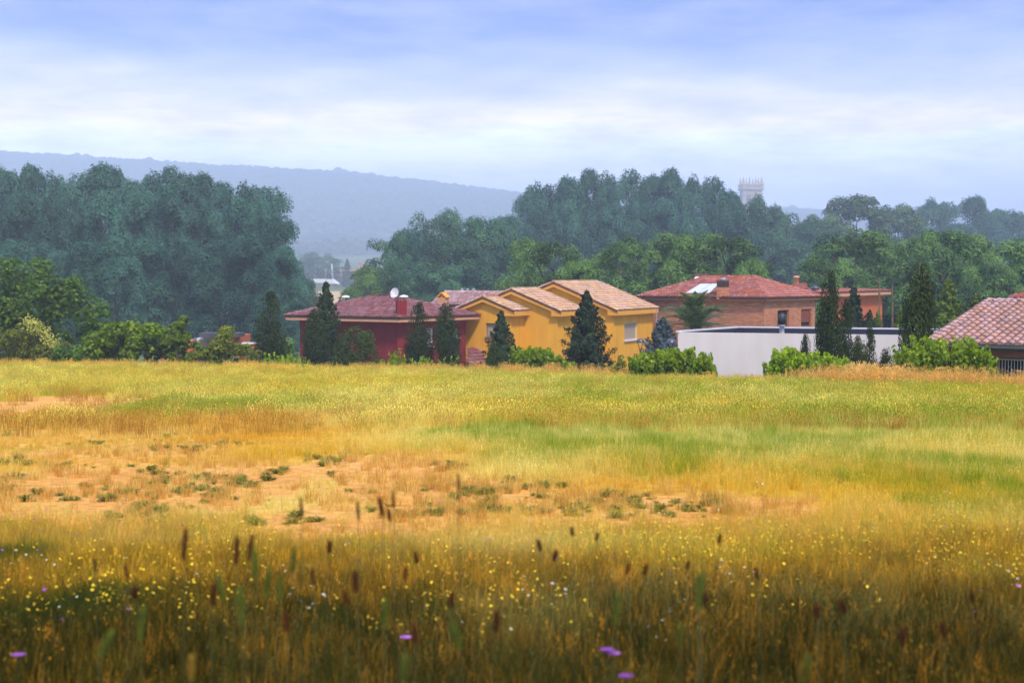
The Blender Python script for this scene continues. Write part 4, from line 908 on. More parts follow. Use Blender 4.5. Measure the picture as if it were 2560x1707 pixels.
# small house glimpsed behind
fh = thing('pink_house', 'small pinkish roof with a round pale chimney behind the brick house', 'house', tuple(wpt(2000, 720, 125)))
pz_ = [wpt(1975, 722, 124), wpt(2020, 722, 124), wpt(2016, 709, 128), wpt(1984, 709, 128)]
roof_plane(fh, pz_, M['tile_red']); w = MB(); wall_panel(w, wpt(1977, 722, 125), wpt(2018, 722, 125), -7.6, pz_[0].z - .1); w.build('wall', M['pink'], fh)
cp = wpt(1990.5, 716, 127); MB().lathe(cp, [(.24, -.4), (.24, .72), (.30, .74), (.30, .90), (.1, .95)], 14).build('chimney', M['cream'], fh, True)
aw = wpt(2038, 722, 118); lm = thing('street_lamp', 'pale disc-topped lamp behind the right end of the brick roof', 'street lamp', (aw.x, aw.y, tz(aw.x, aw.y)))
MB().lathe(aw, [(.04, .28), (.36, .12), (.40, 0), (.30, -.08), (.04, -.10)], 18).build('lamp_shade', M['lampm'], lm, True); MB().tube([aw, (aw.x, aw.y, tz(aw.x, aw.y))], .05, 8).build('pole', M['lampm'], lm)
for px, py, D, lb, tx in ((2198, 693, 88, 'tall thin wooden pole before the orange annexe', 'wooden pole'), (2231, 712, 92, 'shorter leaning pole right of the orange annexe', 'wooden pole')):
    p = wpt(px, py, D); q = Vector((p.x + .1, p.y, tz(p.x, p.y))); o = MB().tube([q, (p + q) / 2, p], [.07, .06, .04], 7).build('wooden_pole', M['wood'], origin=q); tag(o, lb, 'pole')

# ---- white building with a flat dark roof
W1 = wpt(1695, 829, 60); W2 = wpt(2268, 837.5, 57); zr = W1.z; W2.z = zr; wd = (W2 - W1).normalized(); W4 = wpt(1846, 819, 65.5); W4.z = zr; side = W4 - W1; W3 = W2 + side + wd * .6
wb = thing('white_building', 'low white walled building with a dark flat roof behind its parapet', 'building', (W1.x, W1.y, tz(W1.x, W1.y)))
m = MB(); oW = (px_on_line(2247, W1, W2), px_on_line(2254, W1, W2), z_at(921, 57), z_at(886, 57))
base = wall_panel(m, W1, W2, -5.6, zr - .02, (oW,)); wall_panel(m, W2, W3, -5.6, zr - .02); wall_panel(m, W4, W1, -5.6, zr - .02); wall_panel(m, W3, W4, -5.6, zr - .02); m.build('wall', M['white'], wb)
ctr = (W1 + W3) / 2; MB().prism([w_ + (ctr - w_).normalized() * .5 - UP * .35 for w_ in (W1, W2, W3, W4)], -UP * .05).build('flat_roof', M['navy'], wb)
m = MB(); ins = wd.cross(UP).normalized(); ins = ins if ins.y > 0 else -ins
# dark lining standing up behind the front parapet, as seen over its edge
up_ = MB(); off = side.normalized() * .15; up_.prism([W4 - off * 2 + wd * .3 - UP * .34, W3 - off * 2 - UP * .34, W3 - off * 2 - UP * .03, W4 - off * 2 + wd * .3 - UP * .03], off * .5); off2 = wd * .12; up_.prism([W1 + side * .05 + off2 - UP * .34, W4 + off2 - UP * .34, W4 + off2 - UP * .03, W1 + side * .05 + off2 - UP * .03], off2); up_.build('roof_upstand', M['navy'], wb)
for p, q in ((W2, W3), (W3, W4), (W4, W1)):
    d_ = (q - p).normalized(); m.beam(p - d_ * .04 + UP * .01, q + d_ * .04 + UP * .01, .16, .06)
m.beam(W1 + ins * .1 - UP * .035, W2 + ins * .1 - UP * .035, .18, .02)
m.build('coping', M['whitep'], wb)
window(wb, base, oW, M['black'], M['dark'], fw=.02, sill=False)
vt = wpt(1955, 814, 61.5); vo = MB().lathe(vt - UP * .45, [(.11, 0), (.11, .42), (.15, .43), (.15, .50)], 14); o = vo.build('vent_stack', M['whitep'], wb, True)
MB().lathe(vt, [(.12, .03), (.17, .06), (.18, .34), (.15, .45), (.08, .52), (.01, .54)], 14).build('roof_flue', M['black'], wb, True)

# ---- tiled house on the right, its tiles built one by one
E1 = wpt(2320, 857, 47); E2 = E1 + Vector((.775, -.632, 0)) * 8.0; sdir = Vector((.632, .775, 0)); R1 = E1 + sdir * 5.3 + UP * 1.28; R2 = E2 + sdir * 5.3 + UP * 1.28
rh = thing('tiled_house', 'brown-walled house with a mottled pink tile roof at the right edge', 'house', (E1.x, E1.y, tz(E1.x, E1.y)))
slab, items, (o0, tu, tv_, tn) = roof_plane(rh, [E1, E2, R2, R1], M['tile_big'], w=.285, l=.37, single=True)
slab.build('roof_deck', M['deck'], rh); vs, fs = tile_vs(.285, .37, .07, .04, 6); tms = []
for k in range(3):
    b = MB().add([tu * a * (1 + .03 * k) + tv_ * b_ + tn * c_ for a, b_, c_ in vs], fs, .3 + .2 * k); me = bpy.data.meshes.new('tile'); me.from_pydata([Vector(q) for q in b.V], [], b.Fc); me.materials.append(M['tile_big']); tms.append(me)
base_w = parent_world(rh); rest = MB(); cnt = 0
def scrx(p): return 1280 + F * p.x / p.y
items.sort(key=lambda it: scrx(o0 + tu * it[0] + tv_ * it[1]))
for uu, vv in items:
    p = o0 + tu * (uu + random.uniform(-.01, .01)) + tv_ * (vv + random.uniform(-.02, .02)) + tn * random.uniform(0, .01)
    if cnt < 298 and scrx(p) < 2620: link('tile', tms[cnt % 3], rh, p - base_w); cnt += 1
    else: rest.add([p + tu * a + tv_ * b_ + tn * c_ for a, b_, c_ in vs], fs)
if rest.V: rest.build('roof_tiles', M['tile_grey'], rh, kind='stuff')
ridge_caps(rh, [(R1, R2), (E1, R1)], M['tile_grey'], .13)
roof_plane(rh, [E2 + sdir * 10.6, E1 + sdir * 10.6, R1, R2], M['tile_grey'])
gd = -sdir * .08 - UP * .10; MB().tube([E1 + gd, E2 + gd], .07, 8).build('gutter', pmat('green_gutter', (.05, .07, .055), None, 4, .5), rh)
MB().beam(E1 + sdir * .3 - UP * .28, E2 + sdir * .3 - UP * .28, .12, .26).build('eave_beam', pmat('rose_eave_beam', (.32, .14, .10), None, 4, .8), rh)
MB().prism([E1 - UP * .13 + sdir * .05, E2 - UP * .13 + sdir * .05, E2 + sdir * .9 - UP * .13, E1 + sdir * .9 - UP * .13], -UP * .03).build('soffit', M['brown'], rh)
m = MB(); pw = E1 + sdir * .75 + (E2 - E1).normalized() * .6; qw = E2 + sdir * .75; oR = (px_on_line(2501, pw, qw), px_on_line(2501, pw, qw) + 1.6, z_at(946, 46), z_at(897, 46))
base = wall_panel(m, pw, qw, -4.8, E1.z - .15, (oR,), .3); wall_panel(m, pw + sdir * 9, pw, -4.8, E1.z - .15); m.build('wall', M['brown'], rh)
gt = E1.z - .15; MB().add([pw + UP * 0 + UP * (gt - pw.z), pw + sdir * 4.5 + UP * (gt + 1.1 - pw.z), pw + sdir * 9 + UP * (gt - pw.z)], [(0, 1, 2)]).build('gable_wall', M['brown'], rh)
fr_ = window(rh, base, oR, M['black'], M['dark'], depth=.24, fw=.04)
grl = MB().box(base[0] + base[1] * (oR[0] + .8) - base[2] * .03 + UP * (oR[3] - .02), base[1], base[2], UP, .82, .015, .02).box(base[0] + base[1] * (oR[0] + .8) - base[2] * .03 + UP * (oR[2] + .02), base[1], base[2], UP, .82, .015, .02).build('window_grille', M['whitep'], rh)
bw = parent_world(rh)
bar = MB().box((0, 0, 0), base[1], base[2], UP, .010, .010, (oR[3] - oR[2]) / 2); bme = None
for k in range(17):
    p = base[0] + base[1] * (oR[0] + .0 + k * .1) - base[2] * .03 + UP * (oR[3] + oR[2]) / 2
    if bme is None: ob_ = bar.build('bar', M['whitep'], grl, origin=(0, 0, 0)); bme = ob_.data; ob_.location = p - bw
    else: link('bar', bme, grl, p - bw)
sc_ = MB()
for k in (3, 7, 11, 15):
    for s in (-1, 1):
        p = base[0] + base[1] * (oR[0] + k * .1) - base[2] * .045 + UP * ((oR[3] + oR[2]) / 2 + .02 * s)
        sc_.tube([p, p + base[1] * .025 * s + UP * .03 * s, p + base[1] * .03 * s + UP * .06 * s, p + UP * .075 * s], .008, 4)
sc_.build('scrollwork', M['whitep'], grl, origin=(0, 0, 0)).location = -bw
p = wpt(2484, 934, 44.5); q = Vector((p.x, p.y, tz(p.x, p.y) - .2)); o = MB().tube([q, p, p + UP * .02], [.06, .06, .03], 10).lathe(p, [(.08, 0), (.085, .04), (.02, .06)], 10).build('white_post', M['whitep'], origin=q); tag(o, 'short white post at the foot of the tiled house, in dry weeds', 'post')
m = MB(); p1 = wpt(2525, 742, 58); hb = thing('rear_roof', 'strip of another tiled roof behind the ridge of the right-hand house', 'house', (p1.x, p1.y, tz(p1.x, p1.y)))
qa = wpt(2520, 745, 57); qb = qa + Vector((6, -1, 0)); roof_plane(hb, [qa, qb, qb + Vector((.6, 3, .12)), qa + Vector((1.6, 3, .12))], M['tile_red']); w = MB(); wall_panel(w, qa + Vector((.4, .4, 0)), qb, -4.8, qa.z - .13); w.build('wall', M['brown'], hb)

# ---- small orange house at the left
D = 100; oh = thing('orange_house', 'small orange house with a flat dark roof behind the fig bushes', 'house', (wpt(540, 870, D).x, D, tz(wpt(540, 870, D).x, D)))
def quadbox(root, name, px0, px1, py0, py1, D, dep, mat, dz=0):
    a = wpt(px0, py0, D); b = wpt(px1, py1, D); return MB().abox(a.x, b.x, D, D + dep, b.z - dz, a.z).build(name, mat, root)
quadbox(oh, 'flat_roof', 496, 598, 833, 843, 98.8, 2.2, M['roofgrey']); quadbox(oh, 'wall', 462, 482, 851, 880, 99.6, 5, M['orange']); quadbox(oh, 'wall', 528.5, 594, 841, 890, 100.2, 5, M['orange']); quadbox(oh, 'wall', 482, 493, 846, 885, 100.1, 5, M['zinc'])
dr = quadbox(oh, 'door_frame', 492.5, 529, 845, 885, 99.9, .3, M['whitep']); a = wpt(495, 848.5, 99.8); b = wpt(526.5, 885, 99.8); dp = MB().abox(a.x, b.x, 99.8, 99.88, b.z, a.z).build('door', M['shutter'], dr, origin=(0, 0, 0)); dp.location = -parent_world(dr)
quadbox(oh, 'chimney', 548, 556, 830.5, 845, 98.6, .6, M['orange']); 
gw = thing('garden_wall', 'orange garden wall with a white coping left of the lone cypress', 'wall', (wpt(628, 870, 92).x, 92, tz(wpt(628, 870, 92).x, 92)))
quadbox(gw, 'wall', 596, 650, 860, 900, 92, .4, M['orange']); quadbox(gw, 'coping', 604, 652, 856.5, 860, 91.9, .6, M['whitep']); quadbox(gw, 'gate', 628, 640, 871, 900, 91.9, .05, M['dark'])
pw_ = thing('garden_wall', 'low grey wall seen between the bushes below the small door', 'wall', (wpt(510, 880, 86).x, 86, tz(wpt(510, 880, 86).x, 86))); quadbox(pw_, 'wall', 498, 540, 868, 905, 86, .3, M['zinc'])

# ---- street lamps
for px, py, D, w_, lb in ((1601, 846, 80, 22, 'left of two street lamps, before the yellow wall'), (1678, 846, 66, 28, 'right of two street lamps, before the blue spruce')):
    t = wpt(px, py, D); gz = tz(t.x, D); r_ = w_ / 2 / F * D; lp = thing('street_lamp', lb, 'street lamp', (t.x, D, gz)); zc = t.z - r_ * .85
    MB().lathe((t.x, D, zc), [(r_, -.02), (r_, .0), (r_ * .92, r_ * .36), (r_ * .7, r_ * .62), (r_ * .38, r_ * .8), (.02, r_ * .88)], 20).lathe((t.x, D, zc), [(.02, -.03), (r_ * .95, -.03), (r_, -.02)], 20).build('lamp_shade', M['lampm'], lp, True)
    jn = Vector((t.x, D, zc - r_ * 2.1))
    for s in (-1, 1): MB().tube([(t.x + s * r_ * .62, D, zc - .03), jn], .018, 6).build('bracket', M['black'], lp)
    MB().tube([jn + UP * .03, (t.x, D, gz)], [.04, .07], 8).build('pole', M['black'], lp)

# ---- church tower
D = 1500; KT = 1500 / 700; a = wpt(1857, 474, D); b = wpt(1906, 474, D); hw = (b.x - a.x) / 2; tx = (a.x + b.x) / 2; zt = a.z; gz = tz(tx, D)
tw = thing('church_tower', 'distant square church tower with spiky pinnacles above the wood', 'church tower', (tx, D + hw, gz)); cx, cyy = tx, D + hw
m = MB()
for s in (0, 1, 2, 3):
    an = s * math.pi / 2; u = Vector((math.cos(an), math.sin(an), 0)); v = Vector((-u.y, u.x, 0)); c = Vector((cx, cyy, 0)) - v * hw
    ops = tuple((hw + KT * (-2.9 + k * 3.6), hw + KT * (-2.9 + k * 3.6 + 2.2), zt - 9.5 * KT, zt - 2.8 * KT) for k in (0, 1))
    wall_panel(m, c - u * hw, c + u * hw, gz - 2, zt, ops, 2.0)
m.build('wall', M['stone'], tw)
MB().abox(cx - hw + 2.4, cx + hw - 2.4, cyy - hw + 2.4, cyy + hw - 2.4, gz, zt - .3).build('belfry', pmat('belfry_shade', (.17, .14, .13), None, 1, .9), tw)
m = MB().abox(cx - hw - 1.7, cx + hw + 1.7, cyy - hw - 1.7, cyy + hw + 1.7, zt, zt + 1.5); m.build('cornice', M['stone'], tw)
m = MB()
for s in range(4):
    an = s * math.pi / 2; u = Vector((math.cos(an), math.sin(an), 0)); v = Vector((-u.y, u.x, 0)); c = Vector((cx, cyy, zt + 1.5)) - v * (hw + .4)
    m.beam(c - u * hw + UP * 3.2, c + u * hw + UP * 3.2, .6, .5)
    for k in range(9): m.beam(c + u * (k - 4) * hw / 4.2, c + u * (k - 4) * hw / 4.2 + UP * 3.2, .5, .5, (1, .1, 0))
m.build('balustrade', M['stone'], tw)
for sx_, sy_, h in [(x, y, 1) for x in (-1, 1) for y in (-1, 1)] + [(-.33, -1, 1.0), (.36, -1, 1.0), (-.33, 1, 1), (.36, 1, 1)]:
    p = (cx + sx_ * hw * .93, cyy + sy_ * hw * .93, zt + 1.3); s2 = 2.2 if abs(sx_) == 1 else 1.5
    MB().lathe(p, [(s2, 0), (s2, 3.4), (s2 * 1.25, 3.6), (s2 * 1.2, 4.5), (s2 * .62, 6.2), (s2 * .55, 7.7), (s2 * .2, 11), (.08, 13.2 * h)], 8).build('pinnacle', M['stone'], tw)
for py in (486, 494):
    zz = z_at(py, D); MB().abox(cx - hw - .5, cx + hw + .5, cyy - hw - .5, cyy + hw + .5, zz, zz + .9).build('string_course', M['stone'], tw)

# ---- farm across the valley, walls and hill houses
D = 850; fm = thing('farmhouse', 'hazy pink farm with a sloping gable end across the valley', 'house', tuple(wpt(880, 715, D)))
def bx(root, name, px0, px1, py0, py1, D, dep, mat): return quadbox(root, name, px0, px1, py0, py1, D, dep, mat, 1.0)
bx(fm, 'wall', 852, 900, 677, 712, D, 16, M['pink']); a, b, c_ = wpt(897, 661, D - 1), wpt(928, 672, D - 1), wpt(928, 712, D - 1)
MB().prism([a, b, c_, wpt(897, 712, D - 1)], (0, 18, 0)).build('gable', M['pink'], fm); MB().prism([a + UP * .02, b + UP * .02, b + UP * .8, a + UP * .8], (0, 18.6, 0)).build('roof', M['tile_red'], fm)
MB().beam(wpt(850, 676, D - .5), wpt(902, 677, D - .5), 1.2, 1.0).build('flat_roof', M['cream'], fm)
for i, (x0, x1, y0, y1) in enumerate([(858, 866, 686, 694), (880, 888, 686, 694)]): bx(fm, 'window', x0, x1, y0, y1 - 4, D - .1, .2, M['dark'])
fw_ = thing('farm_wall', 'long pale farm wall left of the pink farm', 'wall', tuple(wpt(800, 700, 880))); bx(fw_, 'wall', 748, 850, 680, 692, 880, 2, M['pale']); bx(fw_, 'coping', 748, 850, 677, 680, 879.4, 3.2, M['cream'])
for px, y0, y1, w_, lb in ((831, 660, 690, 5, 'taller white slab beside the domed tree across the valley'), (815, 673, 690, 3, 'short white post left of the taller slab across the valley')):
    a = wpt(px - w_ / 2, y0, 865); b = wpt(px + w_ / 2, y1, 865); o = MB().prism([(a.x - .3, 865, a.z), (a.x + .5, 865, a.z + .2), (b.x, 865, b.z - 2), (b.x - 1, 865, b.z - 2)], (0, 1, 0)).build('white_pillar', M['whitep'], origin=(a.x, 865, b.z - 1)); tag(o, lb, 'pillar')
sh_ = thing('farm_shed', 'low white-roofed shed before the far farm wall', 'shed', tuple(wpt(808, 715, 800))); a, b = wpt(778, 697, 800), wpt(828, 698, 800)
MB().prism([a, b, b + Vector((3.4, 0, -2.7)), a + Vector((0, 0, -2))], (0, 15, 0)).build('roof', M['whitep'], sh_); bx(sh_, 'wall', 780, 834, 702, 712, 802, 12, M['pale'])
for i, (px, py, w_, h_, lb) in enumerate([(1000, 537, 34, 14, 'pale house on the hazy hillside above the middle wood'), (946, 530, 20, 12, 'small pale house with a turret on the hazy hillside'), (1098, 529, 26, 5, 'long white shed high on the hazy hillside'), (1140, 538, 18, 12, 'faint boxy house at the right on the hazy hillside')]):
    x, D = hit(px, py + h_ / 2, 1300, 4200); z = tz(x, D); ww = w_ / F * D; hh = h_ / F * D
    t = thing('hillside_house', lb, 'house', (x, D, z)); MB().abox(x - ww / 2, x + ww / 2, D, D + ww * .6, z - 12, z + hh * .7).build('wall', M['pale'], t)
    if i == 1: MB().abox(x - 3.2, x + 3.8, D - 2, D + 6, z, z + hh * 1.7).build('turret', M['pale'], t)
    y0, y1, zz = D - .5, D + ww * .6 + .5, z + hh * .7; MB().prism([(x - ww / 2 - .6, y0, zz), (x + ww / 2 + .6, y0, zz), (x, y0, zz + hh * .38)], (0, y1 - y0, 0)).build('roof', M['tile_sand'], t)
    for k in range(max(1, int(w_ / 9))): q = x - ww / 2 + (k + .5) * ww / max(1, int(w_ / 9)); MB().abox(q - 1.3, q + 1.3, D - .08, D + .05, z + hh * .2, z + hh * .45).build('window', M['dark'], t)

# ------------------------------------------------------------------ scattering: points with colour, turn and size; a tuft placed on each
def scatter(name, P, idx, rot, scl, tint, protos, mat=None):
    me = bpy.data.meshes.new(name); P = np.asarray(P, np.float32); me.vertices.add(len(P)); me.vertices.foreach_set('co', P.ravel())
    def at(n, t, a, key): x = me.attributes.new(n, t, 'POINT'); x.data.foreach_set(key, np.asarray(a, np.float32 if key != 'value' or t != 'INT' else np.int32).ravel())
    at('idx', 'INT', idx, 'value'); at('rot', 'FLOAT_VECTOR', rot, 'vector'); at('scl', 'FLOAT_VECTOR', scl, 'vector')
    at('tint', 'FLOAT_COLOR', np.concatenate([tint, np.ones((len(P), 1))], 1), 'color')
    o = link(name, me); col = bpy.data.collections.new(name + '_kinds')
    for i, p in enumerate(protos):
        q = bpy.data.objects.new('%03d_%s' % (i, p.name), p); col.objects.link(q)
    ng = bpy.data.node_groups.new(name, 'GeometryNodeTree'); ng.interface.new_socket('Geometry', in_out='INPUT', socket_type='NodeSocketGeometry'); ng.interface.new_socket('Geometry', in_out='OUTPUT', socket_type='NodeSocketGeometry')
    N, L = ng.nodes.new, ng.links.new; gi, go = N('NodeGroupInput'), N('NodeGroupOutput'); mp_ = N('GeometryNodeMeshToPoints'); ip = N('GeometryNodeInstanceOnPoints'); ci = N('GeometryNodeCollectionInfo')
    ci.inputs['Collection'].default_value = col; ci.inputs['Separate Children'].default_value = True; ci.inputs['Reset Children'].default_value = True
    ip.inputs['Pick Instance'].default_value = True
    def na(n, t): x = N('GeometryNodeInputNamedAttribute'); x.data_type = t; x.inputs['Name'].default_value = n; return next(s for s in x.outputs if s.enabled and s.name == 'Attribute')
    L(gi.outputs[0], mp_.inputs[0]); L(mp_.outputs[0], ip.inputs['Points']); L(ci.outputs[0], ip.inputs['Instance'])
    L(na('idx', 'INT'), ip.inputs['Instance Index']); L(na('rot', 'FLOAT_VECTOR'), ip.inputs['Rotation']); L(na('scl', 'FLOAT_VECTOR'), ip.inputs['Scale'])
    L(ip.outputs[0], go.inputs[0]); md = o.modifiers.new('scatter', 'NODES'); md.node_group = ng
    return tag(o, kind='stuff')

M['blade'] = tint_mat('grass_blades'); 
M['yflower'] = leaf_mat('yellow_petals', (.70, .42, .01), (.88, .62, .02), .2); M['pflower'] = leaf_mat('mauve_petals', (.28, .06, .34), (.52, .16, .58), .25); M['wflower'] = leaf_mat('white_petals', (.70, .66, .50), (.8, .78, .62), .2)
M['seed'] = tint_mat('seed_heads', .25, 1.25)
def blades(r, n, h0, h1, spread, w, lean=.45, segs=3, curl=.5):
    a = r.random(n) * 6.28; rad = spread * np.sqrt(r.random(n)); bx_ = rad * np.cos(a); by_ = rad * np.sin(a)
    h = r.uniform(h0, h1, n); la = a + r.normal(size=n) * .9; le = lean * r.random(n) * h; f = r.random(n) * 3.14; V = []; Q = []; T = []; vv = r.random(n)
    V = np.zeros((n, 2 * segs + 1, 3))
    for s in range(segs + 1):
        t = s / segs; cx_ = bx_ + np.cos(la) * le * t ** (1 + curl * 2); cy2 = by_ + np.sin(la) * le * t ** (1 + curl * 2); z = h * (t - .12 * curl * t * t) - .02 * (s == 0)
        if s == segs: V[:, -1] = np.stack([cx_, cy2, z], -1)
        else:
            ww = w * (1 - t * .55) * .5; V[:, 2 * s] = np.stack([cx_ - np.cos(f) * ww, cy2 - np.sin(f) * ww, z], -1); V[:, 2 * s + 1] = np.stack([cx_ + np.cos(f) * ww, cy2 + np.sin(f) * ww, z], -1)
    k = 2 * segs + 1; o = np.arange(n)[:, None] * k
    Q = np.concatenate([o + np.array([2 * s, 2 * s + 1, 2 * s + 3, 2 * s + 2]) for s in range(segs - 1)]); T = o + np.array([k - 3, k - 2, k - 1])
    return V.reshape(-1, 3), Q, T, np.repeat(vv, k), V[:, -1]
def tuft(name, r, n, h0, h1, spread, w, heads=None, hmat=None, hsize=.01, hn=6, **kw):
    V, Q, T, vv, tips = blades(r, n, h0, h1, spread, w, **kw); mi = [0] * (len(Q) + len(T)); mats = [M['blade']]
    if heads:
        V = list(V); Q = list(Q); T = list(T); vv = list(vv); mats.append(hmat); nq = len(Q); hq = []; ht = []
        for i in r.choice(len(tips), size=hn, replace=False):
            p = tips[i]; k = len(V); rv = r.random()
            if heads == 'disc':      # daisy-like head: hexagon with a slightly raised middle, tipped to the light
                tl = nrm(np.array([r.normal() * .35, r.normal() * .35, 1.0])); a1 = nrm(np.cross(tl, [1, .1, 0])); a2 = np.cross(tl, a1)
                s = hsize * r.uniform(.75, 1.3); V += [p + tl * s * .25] + [p + (a1 * math.cos(j * 1.0472) + a2 * math.sin(j * 1.0472)) * s for j in range(6)]
                ht += [(k, k + 1 + j, k + 1 + (j + 1) % 6) for j in range(6)]; vv += [rv] * 7
            elif heads == 'spike':   # four-sided seed spike
                s = hsize; ln = s * r.uniform(3.5, 6); d = nrm(np.array([r.normal() * .25, r.normal() * .25, 1.0])); a1 = nrm(np.cross(d, [1, .3, 0])); a2 = np.cross(d, a1)
                V += [p - d * ln * .1] + [p + d * ln * .35 + (a1 * math.cos(j * 1.5708) + a2 * math.sin(j * 1.5708)) * s * .6 for j in range(4)] + [p + d * ln]
                ht += [(k, k + 1 + (j + 1) % 4, k + 1 + j) for j in range(4)] + [(k + 5, k + 1 + j, k + 1 + (j + 1) % 4) for j in range(4)]; vv += [rv] * 6
            elif heads == 'panicle':  # drooping loose oat-like spikelets
                for j in range(9):
                    t = j / 9; c = p - np.array([0, 0, hsize * 9 * t]) + r.normal(size=3) * hsize * 1.6 * (.4 + t); kk = len(V); d = r.normal(size=3) * hsize * .5
                    V += [c, c + np.array([hsize * .45, 0, -hsize * .9]) + d, c + np.array([0, hsize * .3, -hsize * 2.2]) + d]; ht.append((kk, kk + 1, kk + 2)); vv += [rv] * 3
        nb = len(T); T = T + ht; mi = [0] * len(Q) + [0] * nb + [1] * len(ht)
    return fast_mesh(name, np.array(V), np.array(Q), np.array(T), np.array(vv), mats, mi)
def rosette(name, r, n, R_, h, w):
    a = r.random(n) * 6.28; l = R_ * r.uniform(.4, 1, n); V = []; Q = []; vv = []
    for i in range(n):
        d = np.array([math.cos(a[i]), math.sin(a[i]), 0]); s = np.array([-d[1], d[0], 0]) * w * r.uniform(.6, 1.2); c = d * l[i] * .2; k = len(V); hh = h * r.uniform(.3, 1)
        V += [c, c + d * l[i] * .5 + s + [0, 0, hh], c + d * l[i] + [0, 0, hh * .7], c + d * l[i] * .5 - s + [0, 0, hh]]; Q.append((k, k + 1, k + 2, k + 3)); vv += [r.random()] * 4
    return fast_mesh(name, np.array(V), np.array(Q), v=np.array(vv), mats=[M['blade']])
r = np.random.default_rng(99)
K = [tuft('dry_tuft', r, 46, .08, .24, .10, .0050), tuft('dry_tuft', r, 46, .06, .20, .13, .0055, lean=.8), tuft('grass_tuft', r, 50, .12, .32, .09, .0055),     # 0 1 2
     tuft('seed_grass', r, 26, .16, .40, .12, .0035, 'spike', M['seed'], .0065, 13), tuft('oat_grass', r, 22, .22, .46, .12, .0035, 'panicle', M['seed'], .010, 9),  # 3 4
     tuft('daisy_plant', r, 24, .16, .36, .13, .0035, 'disc', M['yflower'], .0078, 7), tuft('mallow_plant', r, 22, .14, .34, .12, .004, 'disc', M['pflower'], .011, 2), tuft('white_flower_plant', r, 20, .14, .32, .12, .004, 'disc', M['wflower'], .009, 5),  # 5 6 7
     rosette('weed_rosette', r, 60, .16, .09, .018), rosette('weed_rosette', r, 70, .22, .16, .022),    # 8 9
     tuft('wide_dry_tuft', r, 60, .10, .26, .34, .010, lean=.7), tuft('wide_grass_tuft', r, 70, .14, .34, .32, .011), tuft('wide_seed_grass', r, 56, .18, .46, .34, .008, 'spike', M['seed'], .013, 26), tuft('wide_daisy_plant', r, 50, .16, .40, .34, .008, 'disc', M['yflower'], .022, 9),   # 10..13
     tuft('weed_stalks', r, 40, .30, .80, .26, .012, 'panicle', M['seed'], .028, 22, lean=.35), tuft('weed_stalks', r, 44, .22, .60, .34, .014, 'panicle', M['seed'], .026, 24, lean=.4)]  # 14 15
def zone(n, y0, y1, p, wide):
    """n points between the distances y0 and y1, denser towards y0 (power p)"""
    uu = rng.random(n); y = (y0 ** (1 - p) + uu * (y1 ** (1 - p) - y0 ** (1 - p))) ** (1 / (1 - p)) if p != 1 else y0 * (y1 / y0) ** uu
    x = (rng.random(n) * 2 - 1) * (.36 * wide * y + 1.2); ok = y < edge(x) - .15; return x[ok], y[ok]
PP, II, RR, SS, TT_ = [], [], [], [], []
def emit(x, y, idx, s, tint, zoff=0, sz=None):
    z = field_zz(x, y) + zoff; n = len(x); PP.append(np.stack([x, y, z], -1)); II.append(idx); RR.append(np.stack([rng.normal(size=n) * .08, rng.normal(size=n) * .08, rng.random(n) * 6.28], -1)); SS.append(np.stack([s, s, s * (1 if sz is None else sz)], -1)); TT_.append(tint)
def grow(n, y0, y1, p, kinds, scale, far=False):
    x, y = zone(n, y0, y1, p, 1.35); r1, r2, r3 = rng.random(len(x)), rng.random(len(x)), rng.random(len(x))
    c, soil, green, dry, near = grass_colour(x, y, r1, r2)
    keep = rng.random(len(x)) > soil * .92 * (1 - .6 * near) + dry * .22 + .6 * smooth((soil - .55) / .3) * smooth((y - 18) / 4)
    clump = fbm(x * 2.2, y * 1.6) ; keep &= (clump > .36 * np.clip(soil * 1.6, 0, 1) + .12)
    x, y, c, soil, green, dry, near, r3 = (a[keep] for a in (x, y, c, soil, green, dry, near, r3)); m = len(x); q = rng.random(m)
    s = scale * rng.uniform(.7, 1.25, m) * np.where(y < 10.5, 1 - .28 * smooth((y - 4.6) / 4.0), 1) * (1 - .62 * np.clip(soil * 1.5, 0, 1)) * (1 - .45 * np.clip(dry, 0, 1) * (1 - near))
    s = s * (.7 + .6 * fbm(x * 1.4, y * 1.1 + 44))
    if far: c = c * rng.uniform(.66, 1.3, len(c))[:, None]
    if not far:
        idx = np.where(q < .34, 0, np.where(q < .52, 1, np.where(q < .72, 2, np.where(q < .90, 3, 4))))
        idx = np.where((green > .45) & (q > .15), 2, idx); idx = np.where((dry + soil > .4) & (q < .8), (q * 10).astype(int) % 2, idx); idx = np.where((near > .5) & (q > .55) & (q < .9), 2, idx)
    else:
        idx = np.where(q < .34, 10, np.where(q < .62, 11, np.where(q < .93, 12, 13))); idx = np.where((dry + soil > .45) & (q < .85), 10, idx)
    emit(x, y, idx, s, c)
grow(34000, 3.2, 9.6, 0.2, None, .52); grow(30000, 8.6, 22, .3, None, .50); grow(26000, 20, 78, .5, None, .62, True); grow(14000, 18, 45, .2, None, .8)
